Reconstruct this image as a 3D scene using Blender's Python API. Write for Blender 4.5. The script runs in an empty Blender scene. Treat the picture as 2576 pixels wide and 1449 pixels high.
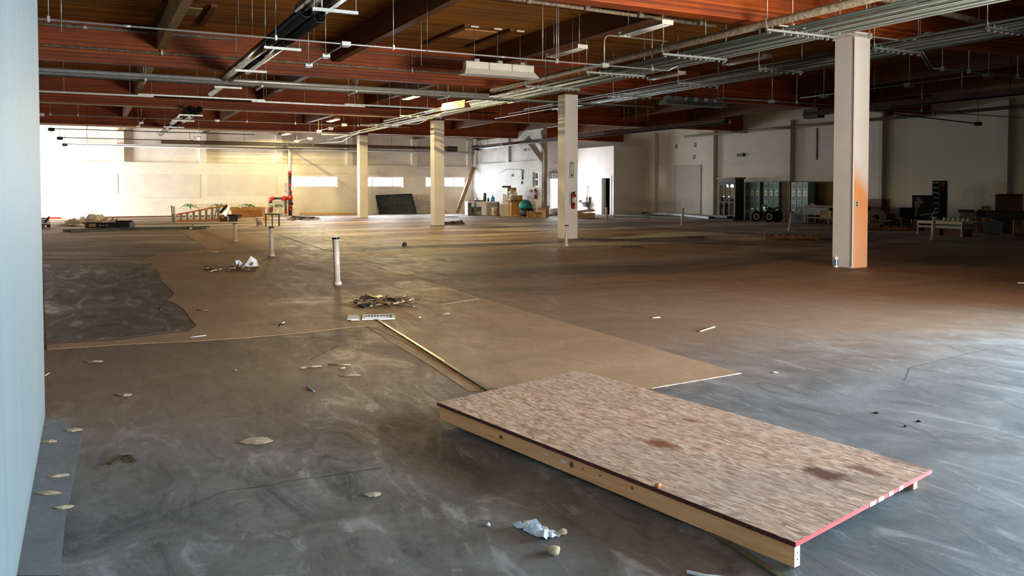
import bpy, math, random
from mathutils import Vector, Matrix, noise as mnoise
C = bpy.context.scene.collection
SC = bpy.context.scene
PI = math.pi
random.seed(7)

# ---------------------------------------------------------------- camera
CF, CYAW, CPIT, CPY, CH = 2080.1, math.radians(27.286), math.radians(1.882), 545.4, 1.45
FW = Vector((math.sin(CYAW)*math.cos(CPIT), math.cos(CYAW)*math.cos(CPIT), -math.sin(CPIT)))
RT = Vector((math.cos(CYAW), -math.sin(CYAW), 0))
UP = RT.cross(FW)
cd = bpy.data.cameras.new('camera'); cam = bpy.data.objects.new('camera', cd); C.objects.link(cam)
cd.sensor_width = 36; cd.lens = CF/2576*36; cd.shift_y = -(724.5-CPY)/2576
cd.clip_start = .05; cd.clip_end = 300
M = Matrix.Identity(4)
for i in range(3):
    M[i][0], M[i][1], M[i][2] = RT[i], UP[i], -FW[i]
M[2][3] = CH
cam.matrix_world = M
SC.camera = cam

# ---------------------------------------------------------------- view, sky, daylight
vs = SC.view_settings
vs.view_transform = 'Standard'; vs.look = 'None'; vs.gamma = 1; vs.use_curve_mapping = False
vs.exposure = 0.0
SC.display_settings.display_device = 'sRGB'
wd = bpy.data.worlds.new('sky'); SC.world = wd; wd.use_nodes = True
bg = wd.node_tree.nodes['Background']
bg.inputs[0].default_value = (.80, .90, 1.0, 1); bg.inputs[1].default_value = 3.0

def area(name, loc, aim, sx, sy, power, col):
    l = bpy.data.lights.new(name, 'AREA'); l.shape = 'RECTANGLE'; l.size = sx; l.size_y = sy
    l.energy = power; l.color = col
    o = bpy.data.objects.new(name, l); C.objects.link(o); o.location = loc
    d = Vector(aim)
    o.rotation_euler = d.to_track_quat('-Z', 'Y').to_euler()
    return o
# blue skylight through the wide door opening to the right of the frame (wall_side, built below)
area('side_door_daylight', (11.35, 1.2, 1.4), (-1, -.05, -.22), 5.2, 2.7, 3300, (.40, .71, 1.0)).data.spread = math.radians(150)
# sunlit pavement seen through the storefront in the south wall behind the camera
area('pavement_bounce', (9.4, -1.9, .9), (.02, 1, .30), 4.8, 1.5, 2000, (1.0, .86, .72)).data.spread = math.radians(130)
# daylight through the loading door in the west wall, the alcove door and the strip windows
area('west_door_daylight', (-7.5, 44.4, 1.9), (1, .55, 0), 3.6, 3.4, 1700, (1.0, .98, .95)).data.spread = math.radians(110)
area('alcove_door_daylight', (25.95, 44.65, 1.1), (0, -1, 0), 1.1, 2.0, 300, (.86, .93, 1.0))
area('alcove_gate_daylight', (23.55, 44.75, 1.75), (.12, -1, 0), 2.2, 3.2, 400, (.92, .96, 1.0))  # added fill for the east wall, set in an unseen gap
for x_, w_ in ((11.7, 500), (15.8, 500), (19.8, 420)):
    area('strip_window_daylight', (x_, 47.62, 1.9), (0, -1, -.1), 2.5, .5, w_, (.82, .91, 1.0))

# ---------------------------------------------------------------- pixel of the photograph -> point
def ray(px, py): return FW + RT*((px-1288)/CF) + UP*(-(py-CPY)/CF)
O = Vector((0, 0, CH))
def A(px, py, z=0.0):
    d = ray(px, py); return O + d*((z-CH)/d.z)
def AX(px, py, x):
    d = ray(px, py); return O + d*(x/d.x)
def AY(px, py, y):
    d = ray(px, py); return O + d*(y/d.y)
def mpp(p): return (Vector(p)-O).dot(FW)/CF          # metres per pixel at a point
def AD(px, py, p):                                     # point under a pixel at the depth of p
    d = ray(px, py); return O + d*(mpp(p)*CF)

# ---------------------------------------------------------------- meshes
class MB:
    def __init__(s): s.v, s.f, s.sm = [], [], []
    def add(s, vs_, fs, smooth=False):
        n = len(s.v); s.v += [Vector(v) for v in vs_]
        for f in fs: s.f.append([n+i for i in f]); s.sm.append(smooth)
        return s
    def hexa(s, b, t):                                 # bottom ring of 4 (ccw from above), top ring of 4
        return s.add(list(b)+list(t), [(3,2,1,0),(4,5,6,7),(0,1,5,4),(1,2,6,5),(2,3,7,6),(3,0,4,7)])
    def bx(s, x0, y0, z0, x1, y1, z1):
        x0, x1 = min(x0,x1), max(x0,x1); y0, y1 = min(y0,y1), max(y0,y1); z0, z1 = min(z0,z1), max(z0,z1)
        return s.hexa([(x0,y0,z0),(x1,y0,z0),(x1,y1,z0),(x0,y1,z0)], [(x0,y0,z1),(x1,y0,z1),(x1,y1,z1),(x0,y1,z1)])
    def cbx(s, c, sx, sy, sz, rz=0, rx=0, ry=0):       # box by centre, turned
        R = Matrix.Rotation(rz,3,'Z')@Matrix.Rotation(ry,3,'Y')@Matrix.Rotation(rx,3,'X'); c = Vector(c)
        p = lambda a,b,d: c+R@Vector((a*sx/2,b*sy/2,d*sz/2))
        return s.hexa([p(-1,-1,-1),p(1,-1,-1),p(1,1,-1),p(-1,1,-1)],[p(-1,-1,1),p(1,-1,1),p(1,1,1),p(-1,1,1)])
    def beam(s, p0, p1, w, h, up=(0,0,1)):
        p0, p1 = Vector(p0), Vector(p1); d = (p1-p0).normalized(); u = Vector(up)
        r = d.cross(u)
        if r.length < 1e-4: r = d.cross(Vector((0,1,0)))
        r.normalize(); u = r.cross(d)
        q = lambda p,a,b: p+r*(a*w/2)+u*(b*h/2)
        return s.hexa([q(p0,-1,-1),q(p0,1,-1),q(p1,1,-1),q(p1,-1,-1)],[q(p0,-1,1),q(p0,1,1),q(p1,1,1),q(p1,-1,1)])
    def tube(s, pts, r, n=8, cap=True, r2=None):
        pts = [Vector(p) for p in pts]; m = len(pts); base = len(s.v); u = None
        for i, p in enumerate(pts):
            d = (pts[min(i+1,m-1)]-pts[max(i-1,0)]).normalized()
            if u is None: u = d.orthogonal().normalized()
            else:
                u = u-d*u.dot(d); u = u.normalized() if u.length > 1e-5 else d.orthogonal().normalized()
            w = d.cross(u); rr = r if r2 is None else r+(r2-r)*i/(m-1)
            for k in range(n):
                a = 2*PI*k/n; s.v.append(p+(u*math.cos(a)+w*math.sin(a))*rr)
        for i in range(m-1):
            for k in range(n):
                a, b = base+i*n+k, base+i*n+(k+1)%n
                s.f.append([a,b,b+n,a+n]); s.sm.append(True)
        if cap:
            s.f.append([base+k for k in reversed(range(n))]); s.sm.append(False)
            s.f.append([base+(m-1)*n+k for k in range(n)]); s.sm.append(False)
        return s
    def lathe(s, prof, c=(0,0,0), n=16, smooth=True):  # profile of (radius, z)
        c = Vector(c); base = len(s.v); m = len(prof)
        for r, z in prof:
            for k in range(n):
                a = 2*PI*k/n; s.v.append(c+Vector((r*math.cos(a), r*math.sin(a), z)))
        for i in range(m-1):
            for k in range(n):
                a, b = base+i*n+k, base+i*n+(k+1)%n
                s.f.append([a,b,b+n,a+n]); s.sm.append(smooth)
        if prof[0][0] > 1e-4: s.f.append([base+k for k in reversed(range(n))]); s.sm.append(False)
        if prof[-1][0] > 1e-4: s.f.append([base+(m-1)*n+k for k in range(n)]); s.sm.append(False)
        return s
    def prism(s, pts, z0, z1):                         # outline (x, y), extruded upwards
        n = len(pts); ar = sum(pts[i][0]*pts[(i+1)%n][1]-pts[(i+1)%n][0]*pts[i][1] for i in range(n))
        if ar < 0: pts = pts[::-1]
        v = [(p[0],p[1],z0) for p in pts]+[(p[0],p[1],z1) for p in pts]
        return s.add(v, [list(reversed(range(n))), list(range(n,2*n))]+[[i,(i+1)%n,(i+1)%n+n,i+n] for i in range(n)])
    def rock(s, c, rx, ry, rz, seed=0, n=1, jit=.25):  # faceted lump
        rnd = random.Random(seed); c = Vector(c); t = (1+5**.5)/2
        vv = [Vector(q).normalized() for q in [(-1,t,0),(1,t,0),(-1,-t,0),(1,-t,0),(0,-1,t),(0,1,t),(0,-1,-t),(0,1,-t),(t,0,-1),(t,0,1),(-t,0,-1),(-t,0,1)]]
        ff = [(0,11,5),(0,5,1),(0,1,7),(0,7,10),(0,10,11),(1,5,9),(5,11,4),(11,10,2),(10,7,6),(7,1,8),(3,9,4),(3,4,2),(3,2,6),(3,6,8),(3,8,9),(4,9,5),(2,4,11),(6,2,10),(8,6,7),(9,8,1)]
        for _ in range(n-1):
            nf, mid = [], {}
            def m_(a,b):
                k = (min(a,b),max(a,b))
                if k not in mid: vv.append((vv[a]+vv[b]).normalized()); mid[k] = len(vv)-1
                return mid[k]
            for a,b,d in ff:
                x,y,z = m_(a,b),m_(b,d),m_(d,a); nf += [(a,x,z),(b,y,x),(d,z,y),(x,y,z)]
            ff = nf
        out = []
        for q in vv:
            k = 1+rnd.uniform(-jit,jit); out.append(c+Vector((q.x*rx*k, q.y*ry*k, max(q.z*rz*k, -rz*.55))))
        return s.add(out, ff, n > 1)
    def sheet(s, c, sx, sy, hz, seed=0, nx=7, ny=6, rz=0, ragged=.25):   # crumpled sheet lying on the ground
        rnd = random.Random(seed); c = Vector(c); R = Matrix.Rotation(rz,3,'Z'); g = []
        for j in range(ny+1):
            for i in range(nx+1):
                x, y = (i/nx-.5)*sx, (j/ny-.5)*sy
                edge = 1 if i in (0,nx) or j in (0,ny) else .25
                x += rnd.uniform(-1,1)*sx/nx*ragged*edge*1.6; y += rnd.uniform(-1,1)*sy/ny*ragged*edge*1.6
                z = .004+hz*abs(mnoise.noise(Vector((i*.9+seed*3.1, j*.9, seed))))*2
                if edge == 1: z *= .6
                g.append(c+R@Vector((x,y,z)))
        k = nx+1
        return s.add(g, [(j*k+i, j*k+i+1, (j+1)*k+i+1, (j+1)*k+i) for j in range(ny) for i in range(nx)])
    def build(s, name, m, parent=None, origin=None):
        if parent is None and origin is None:
            xs = [v.x for v in s.v]; ys = [v.y for v in s.v]; zs = [v.z for v in s.v]
            origin = ((min(xs)+max(xs))/2, (min(ys)+max(ys))/2, min(zs))
        o_ = Vector(origin) if origin is not None else Vector((0,0,0))
        me = bpy.data.meshes.new(name)
        me.from_pydata([tuple(v-o_) for v in s.v], [], s.f); me.update()
        me.polygons.foreach_set('use_smooth', s.sm)
        if m is not None: me.materials.append(m)
        o = bpy.data.objects.new(name, me); C.objects.link(o)
        o.location = o_
        if parent is not None: o.parent = parent
        return o
def tag(o, label, cat, group=None, kind=None):
    if label: o['label'] = label
    if cat: o['category'] = cat
    if group: o['group'] = group
    if kind: o['kind'] = kind
    return o
def thing(name, label, cat, loc=(0,0,0), rz=0, group=None):
    o = bpy.data.objects.new(name, None); C.objects.link(o); o.empty_display_size = .2
    o.location = loc; o.rotation_euler = (0,0,rz)
    return tag(o, label, cat, group)
def struct(name, mb, m, label=None, parent=None, origin=(0,0,0)):
    o = mb.build(name, m, parent, origin if parent is None else None)
    if parent is None: o['kind'] = 'structure'
    if label: o['label'] = label
    return o
def solid(o, t):
    md = o.modifiers.new('thickness', 'SOLIDIFY'); md.thickness = t; md.offset = 0
    return o
def bev(o, w, seg=2):
    md = o.modifiers.new('edge', 'BEVEL'); md.width = w; md.segments = seg; md.limit_method = 'ANGLE'
    return o
def fillet(pts, r, n=5):
    pts = [Vector(p) for p in pts]; out = [pts[0]]
    for i in range(1, len(pts)-1):
        a, b, d = pts[i-1], pts[i], pts[i+1]
        u, w = (a-b), (d-b); k = min(r, u.length*.45, w.length*.45)
        p, q = b+u.normalized()*k, b+w.normalized()*k
        for j in range(n+1):
            t = j/n; out.append(p*(1-t)**2+b*2*t*(1-t)+q*t*t)
    out.append(pts[-1]); return out

# ---------------------------------------------------------------- materials
def lin(c): return tuple(((x/255+.055)/1.055)**2.4 if x > 10 else x/255/12.92 for x in c)+(1,)
class NT:
    def __init__(s, name, rough=.6, metal=0, spec=.5):
        s.m = bpy.data.materials.new(name); s.m.use_nodes = True; s.t = s.m.node_tree
        s.b = s.t.nodes['Principled BSDF']; s.b.inputs['Roughness'].default_value = rough
        s.b.inputs['Metallic'].default_value = metal; s.b.inputs['Specular IOR Level'].default_value = spec
        s._o = None
    def n(s, typ, **kw):
        q = s.t.nodes.new(typ)
        for k, v in kw.items():
            if k in q.inputs: q.inputs[k].default_value = v
            else: setattr(q, k, v)
        return q
    def l(s, a, b): s.t.links.new(a, b)
    def obj(s):
        if s._o is None: s._o = s.n('ShaderNodeTexCoord').outputs['Object']
        return s._o
    def mapping(s, scale=(1,1,1), rot=(0,0,0), loc=(0,0,0), src=None):
        q = s.n('ShaderNodeMapping'); q.inputs['Scale'].default_value = scale; q.inputs['Rotation'].default_value = rot; q.inputs['Location'].default_value = loc
        s.l(src or s.obj(), q.inputs[0]); return q.outputs[0]
    def noise(s, scale, detail=4, rough=.55, vec=None, dist=0):
        q = s.n('ShaderNodeTexNoise'); q.inputs['Scale'].default_value = scale; q.inputs['Detail'].default_value = detail
        q.inputs['Roughness'].default_value = rough; q.inputs['Distortion'].default_value = dist
        s.l(vec or s.obj(), q.inputs['Vector']); return q.outputs[0]
    def ramp(s, fac, stops, interp='LINEAR'):
        q = s.n('ShaderNodeValToRGB'); e = q.color_ramp; e.interpolation = interp
        while len(e.elements) < len(stops): e.elements.new(.5)
        for el, (p, c) in zip(e.elements, stops):
            el.position = p; el.color = c if len(c) == 4 else tuple(c)+(1,)
        s.l(fac, q.inputs[0]); return q.outputs[0]
    def rng(s, v, a, b, c=0, d=1, smooth=False):
        q = s.n('ShaderNodeMapRange'); q.inputs[1].default_value = a; q.inputs[2].default_value = b
        q.inputs[3].default_value = c; q.inputs[4].default_value = d
        if smooth: q.interpolation_type = 'SMOOTHSTEP'
        s.l(v, q.inputs[0]); return q.outputs[0]
    def mix(s, f, a, b, mode='MIX'):
        q = s.n('ShaderNodeMix', data_type='RGBA', blend_type=mode)
        for inp, v in ((q.inputs['Factor'], f), (q.inputs[6], a), (q.inputs[7], b)):
            if hasattr(v, 'is_linked'): s.l(v, inp)
            else: inp.default_value = v
        return q.outputs[2]
    def math(s, op, a, b=0.0, clamp=False):
        q = s.n('ShaderNodeMath', operation=op, use_clamp=clamp)
        for inp, v in ((q.inputs[0], a), (q.inputs[1], b)):
            if hasattr(v, 'is_linked'): s.l(v, inp)
            else: inp.default_value = v
        return q.outputs[0]
    def xyz(s, src=None):
        q = s.n('ShaderNodeSeparateXYZ'); s.l(src or s.obj(), q.inputs[0]); return q.outputs
    def col(s, c):
        if hasattr(c, 'is_linked'): s.l(c, s.b.inputs['Base Color'])
        else: s.b.inputs['Base Color'].default_value = c
        return s
    def rough(s, r): s.l(r, s.b.inputs['Roughness']); return s
    def bump(s, h, strength=.3, dist=.01):
        q = s.n('ShaderNodeBump'); q.inputs['Strength'].default_value = strength; q.inputs['Distance'].default_value = dist
        s.l(h, q.inputs['Height']); s.l(q.outputs[0], s.b.inputs['Normal']); return s
_plain = {}
def plain(name, rgb, rough=.6, metal=0, vary=.12, scale=6, spec=.5):
    if name in _plain: return _plain[name]
    t = NT(name, rough, metal, spec); c = lin(rgb)
    d = tuple(x*(1-vary*2) for x in c[:3])+(1,); e = tuple(min(1,x*(1+vary)) for x in c[:3])+(1,)
    nz = t.noise(scale, 5); t.col(t.ramp(nz, [(.3,d),(.7,e)]))
    t.rough(t.rng(nz, .3, .7, min(1,rough+.08), max(.05,rough-.08)))
    _plain[name] = t.m; return t.m

def wood(name, a, b, axis, rough=.6, grain=1.0, lam=None, lamh=.04):
    t = NT(name, rough, 0, .35)
    sc = [6,6,6]; sc['xyz'.index(axis)] = .35
    nz = t.noise(4*grain, 8, .65, t.mapping(tuple(sc)), .6)
    big = t.noise(.7, 3)
    c = t.ramp(nz, [(.25,lin(a)),(.75,lin(b))])
    c = t.mix(t.rng(big,.35,.7,0,.55), c, lin(tuple(x*.55 for x in a)))
    if lam:                                            # glue lines of laminated timber
        z = t.xyz()['xyz'.index(lam)]
        fr = t.math('FRACT', t.math('DIVIDE', z, lamh))
        ln = t.rng(t.math('ABSOLUTE', t.math('SUBTRACT', fr, .5)), .44, .5, 0, 1)
        cell = t.n('ShaderNodeTexWhiteNoise', noise_dimensions='1D'); t.l(t.math('FLOOR', t.math('DIVIDE', z, lamh)), cell.inputs['W'])
        c = t.mix(t.rng(cell.outputs[0],.1,.9,0,.75), c, lin(tuple(x*.5 for x in a)))
        c = t.mix(t.rng(cell.outputs[0],.8,1,0,.4), c, lin(tuple(min(255,x*1.2) for x in b)))
        c = t.mix(t.math('MULTIPLY', ln, .85), c, lin((18,9,5)))
    t.col(c); t.bump(nz, .2, .004); return t.m

def brick(name, axis, base, joint, vary, wear=(150,140,125), scale=1.0, rows=.075, dado=None):
    t = NT(name, .62, 0, .35); x = t.xyz(); u = x[0 if axis == 'x' else 1]
    q = t.n('ShaderNodeCombineXYZ'); t.l(u, q.inputs[0]); t.l(x[2], q.inputs[1])
    br = t.n('ShaderNodeTexBrick'); t.l(q.outputs[0], br.inputs['Vector'])
    br.inputs['Color1'].default_value = lin(base); br.inputs['Color2'].default_value = lin(vary); br.inputs['Mortar'].default_value = lin(joint)
    br.inputs['Scale'].default_value = scale; br.inputs['Mortar Size'].default_value = .007; br.inputs['Brick Width'].default_value = rows*2.7; br.inputs['Row Height'].default_value = rows
    nz = t.noise(.8, 6, .6); c = t.mix(t.rng(nz,.45,.75,0,.45), br.outputs[0], lin(wear))
    n2 = t.noise(9, 4); c = t.mix(t.rng(n2,.62,.75,0,.3), c, lin(wear))
    if dado: c = dado(t, x, c)
    t.col(c); t.bump(br.outputs['Fac'], -.25, .006); return t.m

# floor concrete: trowelled, with scuffs, smears, paler patches of wear and painted sheen
def concrete(name, lo, mid, hi, smear=1.0, rough=(.54,.8), seed=0.0, spec=.32, pale=(182,179,176), warm_cast=None):
    t = NT(name, .55, 0, spec); L = (seed*3.7, seed*1.9, seed)
    v = t.mapping((1,1,1), (0,0,.4), L)
    big = t.noise(.22, 4, .55, v, .8); med = t.noise(1.3, 7, .62, v, 1.6); fine = t.noise(22, 5, .6, v)
    st = t.noise(3.2, 7, .7, t.mapping((1,.33,1), (0,0,-.5), L), 1.4)
    c = t.ramp(med, [(.28,lin(lo)),(.5,lin(mid)),(.74,lin(hi))])
    c = t.mix(t.rng(big,.42,.66,0,.5), c, lin(lo))
    c = t.mix(t.rng(st,.55,.70,0,.6*smear), c, lin(pale))
    c = t.mix(t.rng(st,.46,.33,0,.6*smear), c, lin(tuple(x*.62 for x in lo)))
    spot = t.noise(6, 3, .5, v, .3); c = t.mix(t.rng(spot,.71,.78,0,.55*smear), c, lin(pale))
    c = t.mix(t.rng(fine,.4,.7,0,.22), c, lin(tuple(x*.75 for x in lo)))
    if warm_cast:                                           # warm light of the inner hall painted into the floor colour
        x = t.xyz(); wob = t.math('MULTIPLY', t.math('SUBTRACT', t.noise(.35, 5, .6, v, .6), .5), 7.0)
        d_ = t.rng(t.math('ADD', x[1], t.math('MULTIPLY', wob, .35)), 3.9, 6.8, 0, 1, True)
        hz = t.mapping((.8,2.6,1), (0,0,.47), (4,1,0)); sheen_nz = t.noise(.17, 8, .68, hz, .6); far_ = t.rng(x[1], 11, 19, 0, 1, True)
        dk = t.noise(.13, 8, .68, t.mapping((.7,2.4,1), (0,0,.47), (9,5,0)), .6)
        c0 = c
        c = t.mix(t.math('MULTIPLY', d_, .92), c, t.mix(.3, lin(warm_cast), c, 'MIX'))
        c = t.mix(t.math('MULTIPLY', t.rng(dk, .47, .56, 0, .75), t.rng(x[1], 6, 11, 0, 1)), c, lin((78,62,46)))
        c = t.mix(t.math('MULTIPLY', t.rng(sheen_nz, .49, .57, 0, .85), far_), c, lin((186,180,170)))  # sheen of the far floor painted in as pale patches
    t.col(c)
    r = t.math('ADD', t.rng(st,.3,.7,rough[1],rough[0]), t.rng(fine,.3,.7,-.05,.05)); 
    sh = t.noise(.5, 5, .6, t.mapping((.55,1,1), (0,0,.15), (seed*2,3,1)), .8)
    r = t.math('SUBTRACT', r, t.rng(sh, .54, .68, 0, .12)); t.rough(r)
    h = t.math('ADD', t.math('MULTIPLY', st, .6), t.math('MULTIPLY', fine, .25)); t.bump(h, .25, .012)
    return t.m
M_floor = concrete('old_concrete', (80,75,70), (110,104,98), (136,131,126), warm_cast=(148,110,74))
M_patch = concrete('dusty_infill', (148,114,82), (166,130,94), (178,142,106), .25, (.55,.8), 3.0, .3, pale=(196,168,138))
M_dark = concrete('dark_bare_slab', (66,58,47), (84,75,62), (104,94,80), 1.0, (.4,.7), 5.0)
M_smooth = concrete('sealed_edge_strip', (104,105,104), (112,113,113), (120,121,121), .25, (.4,.6), 8.0)
M_white = plain('white_paint', (206,203,197), .6, 0, .05, 1.5)
M_colp = plain('column_paint', (212,208,202), .55, 0, .04, 2)
M_galv = plain('galvanised_steel', (186,192,190), .36, .5, .1, 8)
M_galvd = plain('dull_galvanised_steel', (112,120,116), .42, .6, .15, 6)
M_strut = plain('strut_channel_steel', (170,180,178), .4, .7, .08, 10)
M_oldpipe = plain('flaking_painted_pipe', (128,118,100), .7, .1, .3, 18)
M_black = plain('black_plastic', (16,17,18), .35, 0, .1, 8)
M_blackm = plain('black_rubber', (14,14,14), .8, 0, .1, 8)
M_pvc = plain('white_pvc', (196,180,164), .45, 0, .1, 5)
M_deckw = wood('roof_deck_boards', (136,82,12), (196,128,32), 'x', .75, 1.6, 'y', .14)
M_glu = wood('laminated_beam_timber', (112,38,2), (180,86,14), 'x', .6, 1.0, 'z', .042)
M_pur = wood('purlin_timber', (84,44,10), (122,70,20), 'y', .65, 1.0, 'z', .042)
M_purp = wood('flaking_painted_purlin_timber', (128,104,70), (168,146,104), 'y', .7, 3.0)
M_ply = wood('pale_plywood', (190,130,70), (214,156,92), 'x', .6)
M_pine = wood('pine_lumber', (190,152,100), (214,180,128), 'x', .6, .8)
M_card = plain('brown_cardboard', (176,128,66), .8, 0, .1, 4)
M_cardd = plain('dark_cardboard', (112,80,52), .8, 0, .12, 4)
M_red = plain('red_enamel', (196,36,28), .4, 0, .15, 8)
M_paper = plain('white_paper', (232,232,230), .7, 0, .06, 12)
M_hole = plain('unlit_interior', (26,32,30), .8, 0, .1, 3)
M_crack = plain('crack_dirt', (60,52,46), .9, 0, .2, 12)
M_tan = plain('dry_tan_scrap', (196,168,132), .8, 0, .2, 20)
_gl = NT('window_glass', .02); _tr = _gl.n('ShaderNodeBsdfTransparent'); _gs = _gl.n('ShaderNodeBsdfGlossy'); _gs.inputs['Roughness'].default_value = .02
_mx = _gl.n('ShaderNodeMixShader'); _mx.inputs[0].default_value = .06; _gl.l(_tr.outputs[0], _mx.inputs[1]); _gl.l(_gs.outputs[0], _mx.inputs[2])
_gl.l(_mx.outputs[0], _gl.t.nodes['Material Output'].inputs['Surface']); M_glass = _gl.m

# ================================================================ STRUCTURE
X0, X1, YS, YN, ZD = -7.0, 29.0, -1.6, 47.5, 5.25
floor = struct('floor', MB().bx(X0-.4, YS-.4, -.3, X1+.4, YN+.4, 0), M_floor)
struct('pavement', MB().bx(X0-3, YS-14, -.35, X1+3, YS-.4, -.05), plain('outside_pavement', (170,166,158), .9))
def poly(px): return [A(x, y) for x, y in px]
def slab(px, m, h, name='floor_patch'):
    return struct(name, MB().prism([(p.x, p.y) for p in poly(px)], -.01, h), m, None, floor)
# brown dusty infill running away down the bay, its right-hand edge straight, its left-hand edge broken
slab([(1865,940),(1640,978),(1225,978),(1080,896),(1010,858),(960,832),(925,822),(880,824),(760,838),(620,850),(500,858),(300,868),(118,880),(118,868),(300,857),(420,840),(470,836),
      (494,820),(476,798),(462,778),(440,764),(418,756),(432,746),(438,738),(418,718),(404,706),(402,690),(392,677),(378,674),(386,662),(330,664),(400,640),(520,628),(500,610),(470,592),(445,580),
      (560,577),(650,592),(742,618),(850,646),(900,658),(960,674),(1060,704),(1150,732),(1250,762),(1400,806),(1560,852),(1720,898)], M_patch, .004)
slab([(116,862),(300,850),(410,836),(470,830),(490,819),(470,797),(458,778),(436,765),(414,757),(430,745),(434,739),(414,718),(400,706),(398,690),(388,678),(374,675),(380,663),(300,663),(108,664)], M_dark, .0015)
slab([(700,622),(760,640),(830,652),(1000,640),(1200,628),(1404,622),(1404,618),(1160,623),(950,633),(800,640),(730,618)], M_patch, .002)
slab([(112,1052),(160,1056),(205,1100),(190,1180),(165,1300),(150,1449),(36,1449)], M_smooth, .003)
slab([(940,806),(1000,850),(1100,908),(1230,985),(1180,985),(1080,918),(985,862),(925,822)], M_patch, .002)
def crack(px, w, name='floor_crack', m=None, z=.0012):
    mb = MB(); P = [A(x, y, .0) for x, y in px]
    up = Vector((0,0,1)); ring = []
    for i, p in enumerate(P):
        d = (P[min(i+1,len(P)-1)]-P[max(i-1,0)]).normalized(); r = d.cross(up); ww = w*(.6+.8*random.random())
        ring.append((p-r*ww/2, p+r*ww/2))
    vs_ = []; fs = []
    for a, b in ring: vs_ += [a+up*z, b+up*z]
    for i in range(len(ring)-1): fs.append((2*i, 2*i+1, 2*i+3, 2*i+2))
    struct(name, mb.add(vs_, fs), m or M_crack, None, floor)
def jag(a, b, n, amp):
    out = []
    for i in range(n+1):
        t = i/n; out.append((a[0]+(b[0]-a[0])*t+random.uniform(-amp,amp)*.6, a[1]+(b[1]-a[1])*t+random.uniform(-amp,amp)*.4))
    return out
crack(jag((2276,958),(2290,928),5,3)+jag((2292,924),(2482,880),14,4), .007)
crack(jag((430,1290),(560,1240),8,3)+jag((565,1236),(700,1218),8,3)+jag((705,1214),(960,1178),14,4), .005)
crack(jag((1640,1050),(1500,1120),3,4), .004)
crack(jag((440,580),(520,615),8,2), .02); crack([(700,590),(760,612),(860,640)], .03)
crack(jag((100,606),(470,601),14,1), .035); crack(jag((1500,560),(1990,584),12,.6), .03); crack(jag((560,577),(1080,560),12,.5), .03)
crack(jag((780,905),(850,870),7,3), .008); crack(jag((740,872),(860,842),8,2), .006); crack(jag((1180,905),(1220,955),3,2), .006)
# broken white end of the infill
e0, e1 = A(1642,977), A(1866,940)
crack(jag((1640,978),(1866,940),22,1.2), .012, 'infill_edge', M_paper, .0055)

ceiling = struct('ceiling', MB().bx(X0-.4, YS-.4, ZD, X1+.4, YN+.4, ZD+.2), M_deckw)
CX, CY0, CS, CHT = 12.528, 10.652, 10.231, 4.34
GY = [CY0+.3+CS*i for i in range(4)]                   # girder centre lines
for y in GY:
    o = struct('ceiling_beam', MB().bx(X0, y-.17, 4.34, X1, y+.17, ZD), M_glu, 'deep glued laminated girder spanning across the hall'); bev(o, .02)
PX = [-2.4, 1.62, 5.75, 9.75, 13.75, 17.75, 21.75, 25.6]
spans = [(YS, GY[0]-.17)]+[(GY[i]+.17, GY[i+1]-.17) for i in range(3)]+[(GY[3]+.17, YN-.25)]
for i, x in enumerate(PX):
    for j, (a, b) in enumerate(spans):
        z0 = 4.72 if j < 4 else 4.5
        m = M_purp if (i == 1 and j in (1,2,4)) else M_pur
        struct('ceiling_joist', MB().bx(x-.09, a, z0, x+.09, b, ZD), m)
# hatch frames in the deck
def hatch(px, z, lid):
    p = [A(x, y, z) for x, y in px]; c = sum(p, Vector())/4
    w, h = (p[1]-p[0]).length/2, (p[2]-p[1]).length/2
    hx = w; hy = h
    root = struct('ceiling_hatch', MB().bx(c.x-hx, c.y-hy, ZD-.03, c.x+hx, c.y+hy, ZD-.005), lid, 'roof hatch boarded over with pale plywood between dark curb boards')
    for q in ((c.x-hx-.22,c.y-hy-.5,c.x-hx-.1,c.y+hy+1.0),(c.x+hx+.1,c.y-hy-.5,c.x+hx+.22,c.y+hy+1.0)):
        struct('curb_board', MB().bx(q[0],q[1],ZD-.07,q[2],q[3],ZD), M_pur, None, root)
hatch([(1138,94),(1206,104),(1232,84),(1166,76)], 5.2, M_ply)
hatch([(425,38),(500,42),(510,24),(430,22)], 5.2, M_purp)

# columns
def col_dado(t, x, c): return c
tcol = NT('column_paint_with_orange_overspray', .55, 0, .4)
_x = tcol.xyz(); _n = tcol.noise(1.6, 5); _c = tcol.ramp(_n, [(.3,lin((206,202,197))),(.7,lin((216,213,208)))])
_geo = tcol.n('ShaderNodeNewGeometry'); _s = tcol.n('ShaderNodeSeparateXYZ'); tcol.l(_geo.outputs['True Normal'], _s.inputs[0])
_front = tcol.rng(_s.outputs[1], -.7, -.95, 0, 1)
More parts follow.
